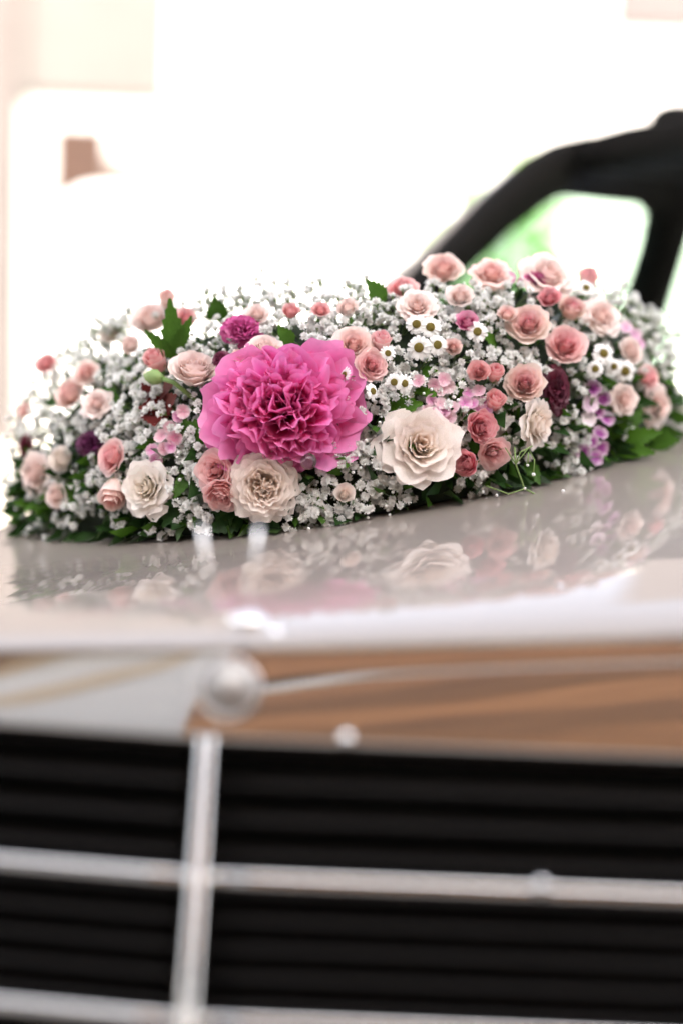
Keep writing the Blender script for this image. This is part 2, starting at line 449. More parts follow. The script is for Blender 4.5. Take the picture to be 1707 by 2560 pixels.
zs = [ZTOP - pitch * (k + .55) for k in range(0, 4)] + [zb1 - (zb1 - zb2) / 5 * (k + .75) for k in range(0, 5)] + [zb2 - .02, zb2 - .038]
for z in zs:
    hbar('slat', z, .0028, .012, M_black, X0 + .02, XC - .004, tilt=1.2, yo=.016)
    hbar('slat', z, .0028, .012, M_black, XC + .004, X1 - .02, tilt=1.2, yo=.016)
m = MB(); m.box((X0 + .01, .93, ZBOT), (X1 - .01, .95, ZTOP + .01)); cbuild(m, 'radiator_core', M_core)
for xa, xb in ((X0 - .012, X0 + .02), (X1 - .02, X1 + .012)):
    m = MB()
    m.add([(xa, gy(xa, ZBOT) - .012, ZBOT), (xb, gy(xb, ZBOT) - .012, ZBOT), (xb, gy(xb, ZTOP) - .012, ZTOP - .003), (xa, gy(xa, ZTOP) - .012, ZTOP - .003),
           (xa, gy(xa, ZBOT) + .05, ZBOT), (xb, gy(xb, ZBOT) + .05, ZBOT), (xb, gy(xb, ZTOP) + .05, ZTOP - .003), (xa, gy(xa, ZTOP) + .05, ZTOP - .003)],
          [(0,1,2,3),(4,7,6,5),(0,4,5,1),(1,5,6,2),(2,6,7,3),(3,7,4,0)])
    bevel(cbuild(m, 'shell_side', M_chrome), .006)
m = MB(); m.box((X0, .72, ZBOT - .03), (X1, .80, ZBOT - .002)); bevel(cbuild(m, 'shell_bottom', M_chrome), .01)
# small chrome balls added for the sky glints on the bars
for (px, py, r_) in ((1352, 2216, .0052), (865, 1848, .0045)):
    z = zrow(px, py); p = at(px, py, gy(at(px, py, .79).x, z) - .009)
    m = MB(); m.ball((0, 0, 0), r_, 12, 8); m.v = [tuple(Vector(v) + p) for v in m.v]; cbuild(m, 'glint_ball', M_chrome, True)
# round badge on the shell
def disc_part(name, p, nrm, rad, th, mat, n=28, dome=.0, parent=car, ring=None):
    q = Vector(nrm).normalized().to_track_quat('Z', 'Y').to_matrix()
    prof = [(rad, -th), (rad, 0), (rad * .93, th * .25 + dome * .2), (rad * .7, dome * .6), (rad * .35, dome * .92), (0.0001, dome)]
    if ring: prof = [(rad * ring, -th), (rad * ring, .3 * th), (rad * (.5 + ring / 2), th), (rad, .3 * th), (rad, -th)]
    vs = []; k = len(prof)
    for i in range(n):
        a = 2 * math.pi * i / n
        for (r_, z) in prof: vs.append(Vector(p) + q @ Vector((r_ * math.cos(a), r_ * math.sin(a), z)))
    fs = [(i*k+j, ((i+1) % n)*k+j, ((i+1) % n)*k+j+1, i*k+j+1) for i in range(n) for j in range(k-1)]
    return cpart(name, vs, fs, mat, parent)
pb = at(572, 1722, .812)
bd = disc_part('badge', pb, (0, -1, .42), .0155, .004, pmat('badge_silver', (.36, .345, .33), .45, .9), dome=.006)
bd2 = disc_part('badge_ring', pb, (0, -1, .42), .0185, .003, M_chrome, ring=.84)
# bonnet ornament: chrome foot with two upright prongs and two small balls added for round highlights
m = MB(); pf = at(622, 1588, .874)
m.ball((pf.x, pf.y, hood_z(pf.x, pf.y) - lip(pf.y - front_y(pf.x)) + .001), .013, 20, 10, .5); cbuild(m, 'ornament_foot', M_chrome, True)
for (px, py, r_) in ((612, 1618, .0062), (690, 1588, .0055)):
    p = at(px, py, .858); m = MB(); m.ball(p, r_, 14, 10); cbuild(m, 'ornament_glint_ball', M_chrome, True)
for px in (505, 648):
    pt = at(px, 1318, .874); pt2 = at(px + (14 if px < 560 else -14), 1440, .874); m = MB()
    m.tube([(pf.x + (pt.x - pf.x) * .35, pf.y, pf.z - .002), pt2, pt], [.0005, .0010, .0016], 8)
    cbuild(m, 'ornament_prong', M_chrome, True)
# cabin -------------------------------------------------------------
A0 = Vector((-.14, 2.10, 0)); AX = Vector((math.sin(R(42)), math.cos(R(42)), 0)); LT = Vector((math.cos(R(42)), -math.sin(R(42)), 0))
def side(px, py, lean=.12, off=0.0):
    """the point of the car's far flank seen at a pixel: a plane leaning inwards with height"""
    d = ray(px, py)
    n = LT.copy(); 
    # plane: (p-A0-LT*off).LT = lean*(p.z-1.0)
    nn = Vector((LT.x, LT.y, -lean)); q = A0 + LT * off + Vector((0, 0, 1.0))
    t = (q - CAM).dot(nn) / d.dot(nn)
    return CAM + d * t
def bar(pts, wd, dp, name, mat, axis=None, parent=car):
    """flat bar swept along points: wd across in the flank plane, dp deep"""
    pts = [Vector(p) for p in pts]; vs = []; fs = []
    for i, p in enumerate(pts):
        t = (pts[min(i+1, len(pts)-1)] - pts[max(i-1, 0)]).normalized()
        dn = (axis or LT).normalized(); a = t.cross(dn).normalized(); b = a.cross(t).normalized()
        wv = wd[i] if isinstance(wd, (list, tuple)) else wd
        for (s, u) in ((-1, -.7), (-.7, -1), (.7, -1), (1, -.7), (1, .7), (.7, 1), (-.7, 1), (-1, .7)):
            vs.append(p + a * s * wv / 2 + b * u * dp / 2)
    for i in range(len(pts) - 1):
        for k in range(8): fs.append((i*8+k, i*8+(k+1) % 8, (i+1)*8+(k+1) % 8, (i+1)*8+k))
    fs.append(tuple(range(7, -1, -1))); m_ = (len(pts)-1)*8; fs.append(tuple(range(m_, m_+8)))
    return cpart(name, vs, fs, mat, parent, True)
apts = [side(780, 1000), side(1000, 775), side(1130, 645), side(1240, 535), side(1340, 452), side(1405, 415), side(1480, 392), side(1560, 385)]
bar(apts, [.062, .062, .066, .076, .088, .090, .085, .06], .05, 'windscreen_pillar', M_trim)
bar([p - LT * .035 + Vector((0, 0, .012)) - AX * .016 for p in apts[1:6]], .022, .03, 'pillar_cover', M_paint)
# header along the top of the windscreen, rising gently to the right
ht = [side(1370, 395)]
h0 = side(1410, 368)
hp = [h0 + LT * s + Vector((0, 0, .0 * s + .02 * s * (1.1 - s) - .012)) for s in (.05, .09, .14, .3, .6, .9, 1.1)]
bar(hp, [.04, .06, .075, .095, .115, .12, .12], .07, 'windscreen_header', M_trim, axis=AX)
# roof panel and headliner
def roof_fn(u, v, dz=0):
    base = h0 + LT * (u * 1.1) + Vector((0, 0, .02 * u * 1.1 * (1.1 - u * 1.1) - .03))
    return base + AX * (v * 1.5) + Vector((0, 0, .045 + dz + .05 * math.sin(math.pi * min(1, v * .75)) * (1 if dz >= 0 else .6)))- CO
sheet('roof', lambda u, v: roof_fn(u, v), 20, 16, M_bpaint, car)
sheet('headliner', lambda u, v: roof_fn(u, v, -.05), 20, 16, M_trim, car)
m = MB()
rp = at(1690, 300, 2.55)
m.ball(rp, .05, 12, 8, .6); cbuild(m, 'roof_fitting', M_trim, True)
# far side rail, centre pillar and door glass
bar([side(1405, 430), side(1480, 440), side(1580, 448), side(1680, 440), side(1800, 440), side(2000, 450)], [.09, .09, .10, .12, .12, .12], .06, 'roof_rail', M_trim)
bar([side(1700, 430), side(1680, 520), side(1650, 640), side(1600, 800), side(1560, 930)], [.22, .135, .115, .12, .13], .07, 'door_pillar', M_trim)
bar([side(1590, 447), side(1625, 480), side(1655, 530)], [.05, .075, .05], .05, 'window_corner', M_trim)
bar([side(1800, 440), side(1995, 520), side(2080, 700), side(2060, 930)], .13, .07, 'rear_pillar', M_trim)
def quad(name, pts, mat): cpart(name, pts, [tuple(range(len(pts)))], mat, car, False)
quad('door_glass', [side(900, 930, off=-.02), side(1420, 420, off=-.02), side(1690, 430, off=-.02), side(1580, 930, off=-.02)], M_glass)
quad('rear_glass', [side(1590, 930, off=-.02), side(1700, 440, off=-.02), side(1990, 470, off=-.02), side(2060, 930, off=-.02)], M_glass)
# windscreen and the near pillar (right of the frame)
RT = LT * 1.15
near = [p + RT for p in apts]; near = [near[0]] + [p - LT * .10 * k / 7 for k, p in enumerate(near[1:], 1)]
bar(near, .07, .05, 'windscreen_pillar', M_trim)
vs = []
for a, b in zip(apts, near):
    for k in range(9): vs.append(a.lerp(b, k / 8) - AX * .10 * math.sin(math.pi * k / 8) + Vector((0, 0, .02 * math.sin(math.pi * k / 8))))
cpart('windscreen', vs, [(j*9+i, j*9+i+1, (j+1)*9+i+1, (j+1)*9+i) for j in range(len(apts)-1) for i in range(8)], M_screen)
# lower body: skirt panels round the plan outline
out = [(-.66, front_y(-.66)), (X0 - .012, front_y(X0)), ]
fl = [(hood_xl(y), y) for y in np.linspace(front_y(-.66), 2.1, 12)]
rear = [A0 - LT * .10 + AX * t for t in (.1, 1.0, 2.0, 3.0)]
flank = [Vector((x, y, hood_z(x, y))) for x, y in fl] + [Vector((p.x, p.y, .93)) for p in rear]
vs = []
for p in flank:
    for (dz, o_) in ((0.0, 0), (-.03, -.018), (-.12, -.03), (-.35, -.03), (-.62, 0)): vs.append((p.x + o_, p.y, max(.2, p.z + dz)))
cpart('left_flank', vs, [(j*5+i, j*5+i+1, (j+1)*5+i+1, (j+1)*5+i) for j in range(len(flank)-1) for i in range(4)], M_paint)
rf = [Vector((.95, front_y(.95), hood_z(.95, front_y(.95)))), Vector((.95, cowl_y(.95), .93))] + [A0 + LT * 1.35 + AX * t + Vector((0, 0, .93)) for t in (.6, 1.5, 3.0)]
vs = []
for p in rf:
    for (dz, o_) in ((0.0, 0), (-.03, .018), (-.12, .03), (-.35, .03), (-.62, 0)): vs.append((p.x + o_, p.y, max(.2, p.z + dz)))
cpart('right_flank', vs, [(j*5+i, (j+1)*5+i, (j+1)*5+i+1, j*5+i+1) for j in range(len(rf)-1) for i in range(4)], M_paint)
# front panels beside the grille with round headlamps, bumper, wheels
for xa, xb in ((-.66, X0 - .012), (X1 + .012, .95)):
    vs = []
    for i in range(13):
        x = xa + (xb - xa) * i / 12; zt = hood_z(x, front_y(x)) - lip(0)
        for (dy, z) in ((0, zt - .005), (-.02, zt - .02), (-.03, zt - .06), (-.035, zt - .3), (0, zt - .5)): vs.append((x, front_y(x) + dy, z))
    cpart('front_panel', vs, [(j*5+i, j*5+i+1, (j+1)*5+i+1, (j+1)*5+i) for j in range(12) for i in range(4)], M_paint)
    xm = (xa + xb) / 2
    pl = (xm, front_y(xm) - .036, CAM.z - .38)
    disc_part('headlamp', pl, (0, -1, 0), .085, .02, pmat('lamp_glass', (.7, .72, .72), .08, .6), dome=.03)
    disc_part('headlamp_ring', pl, (0, -1, 0), .10, .012, M_chrome, ring=.85)
m = MB(); m.tube([(-.75, .93, .47), (-.4, .78, .47), (0, .72, .47), (.5, .76, .47), (.98, 1.05, .47)], .06, 12); cbuild(m, 'bumper', M_chrome, True)
for p in ((-.52, 1.35), (.80, 1.2), tuple((A0 + AX * 2.3)[:2]), tuple((A0 + AX * 2.0 + LT * 1.2)[:2])):
    m = MB(); m.tube([(p[0] - .02, p[1], .33), (p[0] + .16, p[1] - .02, .33)], .32, 24); cbuild(m, 'wheel', M_rubber)

# ================================================================== THE GARLAND
# mound lying on the bonnet: plan axis with half width and height
AXIS = [(-.268, 1.53, .088, .176), (-.20, 1.455, .100, .196), (-.075, 1.375, .112, .203), (.07, 1.395, .115, .200), (.18, 1.48, .120, .208), (.272, 1.60, .106, .150)]
def cat(P, t):
    n = len(P) - 1; s = min(max(t, 0), 1) * n; i = min(int(s), n - 1); f = s - i
    p0 = P[max(i-1, 0)]; p1 = P[i]; p2 = P[i+1]; p3 = P[min(i+2, n)]
    return [.5*((2*b) + (-a+c)*f + (2*a-5*b+4*c-d)*f*f + (-a+3*b-3*c+d)*f**3) for a, b, c, d in zip(p0, p1, p2, p3)]
AXS = np.array([cat(AXIS, k / 120) for k in range(121)])
def hood_lin(x, y): return hood_z(x, y)
def mound(p):
    d = np.hypot(AXS[:, 0] - p.x, AXS[:, 1] - p.y); i = int(np.argmin(d / AXS[:, 2]))
    zz = (p.z - hood_z(p.x, p.y)) / AXS[i, 3]
    if zz < 0: zz = zz * 3
    return (d[i] / AXS[i, 2]) ** 2 + abs(zz) ** 2.4 - 1
def grad(p, h=.003):
    f = [mound(p + Vector(e)) - mound(p - Vector(e)) for e in ((h,0,0),(0,h,0),(0,0,h))]
    return Vector(f).normalized()
def hit(px, py):
    """first point of the mound seen at a pixel, else its nearest outline point; returns point, normal, miss"""
    d = ray(px, py); d = d / d.y
    best = None; Y = 1.12; prev = None
    while Y < 1.85:
        p = CAM + d * Y; f = mound(p)
        if f < 0:
            a, b = Y - .012, Y
            for _ in range(8):
                c = (a + b) / 2
                if mound(CAM + d * c) < 0: b = c
                else: a = c
            p = CAM + d * b; return p, grad(p), 0.0
        if best is None or f < best[0]: best = (f, p.copy())
        Y += .012
    return best[1], grad(best[1]), best[0]
def frame(facing, spin=0.0):
    z = facing.normalized(); x = camR - z * camR.dot(z)
    if x.length < .1: x = camU - z * camU.dot(z)
    x.normalize(); y = z.cross(x)
    m = Matrix((x, y, z)).transposed()
    return m @ Matrix.Rotation(spin, 3, 'Z')
def facing(fx, fy, fz=1.0): return (camR * fx + camU * fy + camB * fz).normalized()
def pxsize(px, p): return px / FPX * (p - CAM).dot(-camB)

# ---------------------------------------------------------------- petal shapes (mesh data shared by the repeats)
def grid_mesh(name, fn, nu, nv, mat):
    vs = []; rim = []
    for j in range(nv + 1):
        for i in range(nu + 1):
            vs.append(fn(-1 + 2 * i / nu, j / nv)); u = -1 + 2 * i / nu; v = j / nv
            rim.append(max(0, (v - .55) / .45) ** 1.5 + .25 * abs(u) ** 4)
    fs = [(j*(nu+1)+i, j*(nu+1)+i+1, (j+1)*(nu+1)+i+1, (j+1)*(nu+1)+i) for j in range(nv) for i in range(nu)]
    me = bpy.data.meshes.new(name); me.from_pydata([tuple(v) for v in vs], [], fs); me.update()
    a = me.attributes.new('rim', 'FLOAT', 'POINT'); a.data.foreach_set('value', [min(1, r) for r in rim])
    me.materials.append(mat); me.polygons.foreach_set('use_smooth', [True] * len(fs))
    return me
def cup_petal(name, rr, phi, A, r0, r1, h0, h1, curl, spiral, ruff, mat, nu=7, nv=6, round_=.2, power=.6, pinch=0.0):
    ph = rr.uniform(0, 6.28); k1 = rr.uniform(2, 3.4); lean = rr.uniform(-.05, .05); dent = rr.uniform(.0, .10); du = rr.uniform(-.3, .3)
    def fn(u, v):
        vm = 1 - round_ * abs(u) ** 2.6 - dent * math.exp(-((u - du) / .3) ** 2)
        q = v * vm
        a = phi + u * A * (.42 + .58 * math.sin(math.pi * min(1, .12 + .62 * q)))
        r = r0 + (r1 - r0) * q ** power
        z = h0 + (h1 - h0) * q
        c = max(0, (q - .55) / .45) ** 1.7
        r += curl * c * (1 + .3 * abs(u)); z -= curl * c * .55
        r += spiral * u * r1 + ruff * math.sin(k1 * u * 2.2 + ph) * q ** 2
        z += ruff * .7 * math.cos(k1 * u * 2.7 + ph * 1.7) * q ** 2 + lean * u * q
        r -= pinch * (u * u) * q
        r = max(.004, r)
        return (r * math.cos(a), r * math.sin(a), z)
    return grid_mesh(name, fn, nu, nv, mat)
def calyx_mesh(name, rr, r, z, n=5, L=.8, droop=.3):
    m = MB(); m.ball((0, 0, z), r, 8, 5, .8)
    me_v = m.v; me_f = m.f
    for k in range(n):
        a = 2 * math.pi * k / n + rr.uniform(-.2, .2); c, s = math.cos(a), math.sin(a); w_ = .11
        pts = []
        for q in (0, .33, .66, 1):
            rad = r * .7 + L * (droop * q + .12 * q); zz = z + L * q * (1 - droop)
            ww = w_ * (1 - q ** 1.6) + .005
            pts.append((Vector((rad * c - ww * s, rad * s + ww * c, zz)), Vector((rad * c + ww * s, rad * s - ww * c, zz))))
        v = [p for pr in pts for p in pr]
        m.add(v, [(0,1,3,2),(2,3,5,4),(4,5,7,6)])
    me = bpy.data.meshes.new(name); me.from_pydata(m.v, [], m.f); me.update(); me.materials.append(M_stem)
    me.polygons.foreach_set('use_smooth', [True] * len(m.f)); return me
def proto_open(seed, op=1.0):
    """spray rose half open: (mesh, ring 0 centre..1 outside)"""
    rr = random.Random(seed); L = []
    for ring, (n, A, r0, r1, h0, h1, curl, sp, ruff) in enumerate((
        (2, 2.4, .02, .055, .3, 1.03, .00, .30, .005), (3, 1.9, .03, .11, .25, 1.04, .00, .26, .01), (3, 1.7, .05, .18, .2, 1.035, .01, .22, .012), (4, 1.4, .08, .26, .15, 1.02, .02, .18, .015), (4, 1.25, .11, .36, .1, 1.0, .035, .14, .02),
        (5, 1.05, .14, .47, .05, .98, .05, .11, .022), (5, .98, .16, .58, .02, .94, .08, .09, .025), (5, .92, .18, .69, 0, .86, .12, .07, .03), (5, .86, .19, .79, 0, .72, .18, .05, .035))):
        a0 = rr.uniform(0, 6.28)
        for k in range(n):
            me = cup_petal('petal', rr, a0 + 6.2832 * k / n + rr.uniform(-.12, .12), A * rr.uniform(.9, 1.1), r0, r1 * (1 + (op - 1) * ring / 8) * rr.uniform(.92, 1.08), h0, h1 * (1 - (op - 1) * .5 * ring / 8) * rr.uniform(.95, 1.04), curl * (op ** 2), sp, ruff * 1.4, M_rose, power=.55)
            L.append((me, ring / 8))
    return L, calyx_mesh('calyx', rr, .2, -.02, 5, .7, .62)
def proto_bud(seed):
    rr = random.Random(seed); L = []
    for ring, (n, A, r0, r1, h0, h1, curl, sp) in enumerate(((3, 1.8, .05, .16, .3, 1.5, .0, .2), (3, 1.5, .10, .34, .1, 1.52, -.04, .14), (4, 1.2, .14, .50, 0, 1.42, -.02, .10), (4, 1.1, .16, .62, 0, 1.24, .07, .07))):
        a0 = rr.uniform(0, 6.28)
        for k in range(n):
            me = cup_petal('petal', rr, a0 + 6.2832 * k / n + rr.uniform(-.1, .1), A, r0, r1, h0, h1 * rr.uniform(.95, 1.04), curl, sp, .02, M_rose, power=.42)
            L.append((me, ring / 3))
    return L, calyx_mesh('calyx', rr, .26, -.06, 5, 1.25, .30)
def proto_garden(seed):
    """full garden rose with a quartered, folded heart"""
    rr = random.Random(seed); L = []
    qs = [(.20 * math.cos(a), .17 * math.sin(a)) for a in (.5, 2.4, 4.3)]
    for (qx, qy) in qs:                                 # folded quarters
        for k in range(7):
            r1 = .05 + .045 * k; ph = rr.uniform(0, 6.28)
            me = cup_petal('petal', rr, ph, 1.5 if k < 3 else 1.0, .03, r1, .15, .80 + .02 * rr.uniform(-1, 1) - .012 * k, .02, .2, .025, M_rose, nu=8, nv=5, round_=.08, power=.5)
            me.transform(Matrix.Translation((qx, qy, 0))); L.append((me, .02 + .05 * k))
    for ring, (n, A, r1, h1, curl, ruff) in enumerate(((7, .62, .46, .80, .02, .03), (8, .6, .56, .78, .05, .035), (8, .6, .66, .72, .10, .04), (8, .58, .76, .64, .16, .045), (8, .56, .86, .50, .20, .05), (8, .55, .92, .34, .22, .055))):
        a0 = rr.uniform(0, 6.28)
        for k in range(n):
            me = cup_petal('petal', rr, a0 + 6.2832 * k / n + rr.uniform(-.15, .15), A * rr.uniform(.85, 1.15), .12, r1 * rr.uniform(.95, 1.05), 0, h1 * rr.uniform(.94, 1.05), curl, .06, ruff, M_rose, nu=8, nv=6, round_=.18, power=.5)
            L.append((me, .4 + .6 * ring / 5))
    return L, calyx_mesh('calyx', rr, .2, -.02, 5, .7, .7)
def proto_large(seed):
    """large open rose: pointed folded outer petals, swirled heart"""
    rr = random.Random(seed); L = []
    for ring, (n, A, r0, r1, h0, h1, curl, sp, ruff) in enumerate((
        (4, 1.7, .03, .11, .2, .80, .0, .22, .02), (5, 1.2, .06, .22, .15, .83, .02, .18, .03), (6, .95, .10, .34, .1, .82, .05, .14, .035),
        (6, .85, .12, .47, .05, .78, .10, .10, .04), (6, .78, .14, .60, 0, .72, .18, .08, .05), (6, .74, .16, .72, 0, .60, .26, .06, .05), (6, .72, .18, .80, 0, .40, .30, .05, .05))):
        a0 = rr.uniform(0, 6.28)
        for k in range(n):
            me = cup_petal('petal', rr, a0 + 6.2832 * k / n + rr.uniform(-.2, .2), A * rr.uniform(.9, 1.12), r0, r1 * rr.uniform(.92, 1.08), h0, h1 * rr.uniform(.95, 1.05), curl * rr.uniform(.7, 1.3), sp, ruff, M_rose, nu=8, nv=7, round_=.34, power=.52)
            L.append((me, ring / 6))
    return L, calyx_mesh('calyx', rr, .2, -.02, 5, .7, .7)
PROTO = {'open': [proto_open(1, .80), proto_open(2, 1.0), proto_open(3, 1.16), proto_open(12, .9), proto_open(13, 1.06)], 'bud': [proto_bud(s) for s in (4, 5)],
         'garden': [proto_garden(6)], 'large': [proto_large(8)]}
PAL = {  # centre, outside
 'cream': ((.89, .77, .66), (.91, .86, .80)), 'ivory': ((.89, .83, .71), (.92, .89, .84)), 'peach': ((.86, .42, .38), (.89, .71, .64)),
 'pink': ((.83, .18, .26), (.88, .55, .53)), 'coral': ((.80, .18, .22), (.86, .42, .41)), 'hot': ((.66, .03, .11), (.80, .20, .26)),
 'blush': ((.88, .66, .60), (.90, .79, .74)), 'eye': ((.74, .08, .18), (.88, .71, .60)), 'rosy': ((.78, .27, .30), (.85, .49, .48)),
 'magenta': ((.58, .02, .22), (.76, .12, .40))}
ROSES = []
def rose(kind, px, py, wpx, fx, fy, pal, label, grp=None, fz=1.0, dz=0.0, spin=None, variant=0, squash=1.0):
    p, nrm, miss = hit(px, py); rad = pxsize(wpx * 1.12, p) / 2
    f = facing(fx + rng.uniform(-.18, .18), fy + rng.uniform(-.1, .22), fz)
    H = {'open': 1.0, 'bud': 1.45, 'garden': .8, 'large': .82}[kind]
    ext = {'open': .95, 'bud': .66, 'garden': 1.06, 'large': 1.08}[kind]
    s = rad / ext
    base = p - f * s * H * .62 + nrm * (s * .12) + camB * (dz + .012)
    root = empty('rose_bud' if kind == 'bud' else 'rose', base, frame(f, rng.uniform(0, 6.28) if spin is None else spin), s)
    tag(root, label, 'rosebud' if kind == 'bud' else 'rose', grp)
    L, cal = PROTO[kind][variant % len(PROTO[kind])]
    ci, co = PAL[pal]
    for me, t in L:
        k = t ** .85; jit = rng.uniform(.93, 1.06)
        inst('petal', me, root, [min(.92, (a + (b - a) * k) * jit) for a, b in zip(ci, co)])
    inst('calyx', cal, root)
    ROSES.append((px, py, wpx / 2)); return root

# ---------------------------------------------------------------- peony
def peony(px, py, wpx):
    p, nrm, _ = hit(px, py); Rr = pxsize(wpx, p) / 2 * 1.0; f = facing(-.05, .10)
    root = empty('peony', p - f * Rr * .12, frame(f, 0), Rr)
    tag(root, 'large ruffled magenta pink peony in the middle of the flower garland', 'peony')
    rr = random.Random(21)
    Z = Vector((0, 0, 1))
    def sheetp(th, ph, L, W, bend, cup, ruff, twist, root_r=.06, notch=.1, nu=9, nv=8):
        d = Vector((math.sin(th) * math.cos(ph), math.sin(th) * math.sin(ph), math.cos(th)))
        e = Vector((-math.sin(ph), math.cos(ph), 0)); nn = e.cross(d).normalized()          # towards the axis side
        e = (Matrix.Rotation(twist, 3, d) @ e); nn = (Matrix.Rotation(twist, 3, d) @ nn)
        s1, s2, s3 = rr.uniform(0, 6.28), rr.uniform(0, 6.28), rr.uniform(1.3, 2.5)
        du = rr.uniform(-.5, .5); asym = rr.uniform(-.12, .12)
        if nn.dot(Z) < 0: nn = -nn
        def fn(u, v):
            ww = W * (1.25 if th > 1.3 else 1.15) * (.20 + .78 * math.sin(math.pi * min(1, .05 + .60 * v)) ** .9)
            vm = 1 - .20 * abs(u) ** 2.4 - .9 * notch * math.exp(-((u - du) / .16) ** 2) + .05 * math.sin(s3 * 2.3 * u + s1) * (v > .5)
            q = v * vm
            q2 = q ** 1.5
            pos = d * (root_r + L * q) + e * (u * ww + asym * q) + nn * (bend * q * q + cup * (u * u) * ww + ruff * (math.sin(s3 * u * 2 + s1) + .6 * math.sin(s3 * 3.3 * u + s2)) * q2)
            return pos
        return grid_mesh('petal', fn, nu, nv, M_peony)
    def add(me, c): inst('petal', me, root, [min(.92, x * rr.uniform(.94, 1.06)) for x in c])
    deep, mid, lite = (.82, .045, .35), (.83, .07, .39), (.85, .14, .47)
    # guard petals, spread where the photograph shows them
    for (ph, th, L, W) in ((2.98, 92, 1.00, .30), (3.28, 86, .98, .28), (3.75, 90, 1.0, .32), (4.15, 94, .90, .28), (2.45, 84, .94, .30), (1.95, 78, .92, .30), (1.5, 76, .95, .33),
                           (1.1, 80, 1.0, .32), (.78, 84, 1.04, .31), (.45, 86, 1.06, .30), (.12, 88, 1.02, .28), (-.2, 88, .98, .28), (-.55, 90, 1.0, .34), (-.95, 92, .92, .32), (-1.4, 88, .84, .30), (4.5, 88, .84, .30)):
        sq = (.98 if abs(math.cos(ph)) > .7 else .80)
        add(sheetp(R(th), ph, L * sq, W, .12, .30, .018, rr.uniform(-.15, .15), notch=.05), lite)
    # body: rings from outside to the heart
    for (th, n, L, W, bend, cup, ruff, col) in ((82, 18, .88, .22, .12, .3, .03, lite), (74, 18, .86, .21, .14, .3, .034, lite), (66, 18, .83, .20, .12, .3, .038, lite), (57, 19, .80, .19, .10, .35, .042, mid), (48, 18, .77, .185, .08, .4, .045, mid),
                                                (39, 16, .745, .175, .06, .4, .046, deep), (30, 13, .72, .165, .04, .4, .046, deep), (20, 10, .70, .155, .02, .4, .046, mid), (10, 6, .69, .145, .0, .4, .045, mid)):
        a0 = rr.uniform(0, 6.28)
        for k in range(n):
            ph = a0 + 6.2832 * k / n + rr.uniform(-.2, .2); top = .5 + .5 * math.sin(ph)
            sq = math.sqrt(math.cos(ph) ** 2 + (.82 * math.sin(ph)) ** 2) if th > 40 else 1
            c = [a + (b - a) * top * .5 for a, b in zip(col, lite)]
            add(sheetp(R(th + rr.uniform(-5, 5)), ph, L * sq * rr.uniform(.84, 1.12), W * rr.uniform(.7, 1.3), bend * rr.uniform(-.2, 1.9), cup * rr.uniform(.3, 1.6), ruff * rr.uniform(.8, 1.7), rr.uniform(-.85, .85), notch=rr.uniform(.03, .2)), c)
    m = MB(); m.ball((0, 0, .0), .16, 10, 6); m.build('calyx', M_stem, root, True)
    ROSES.append((px, py, wpx * .43)); return root
peony(708, 1028, 412)

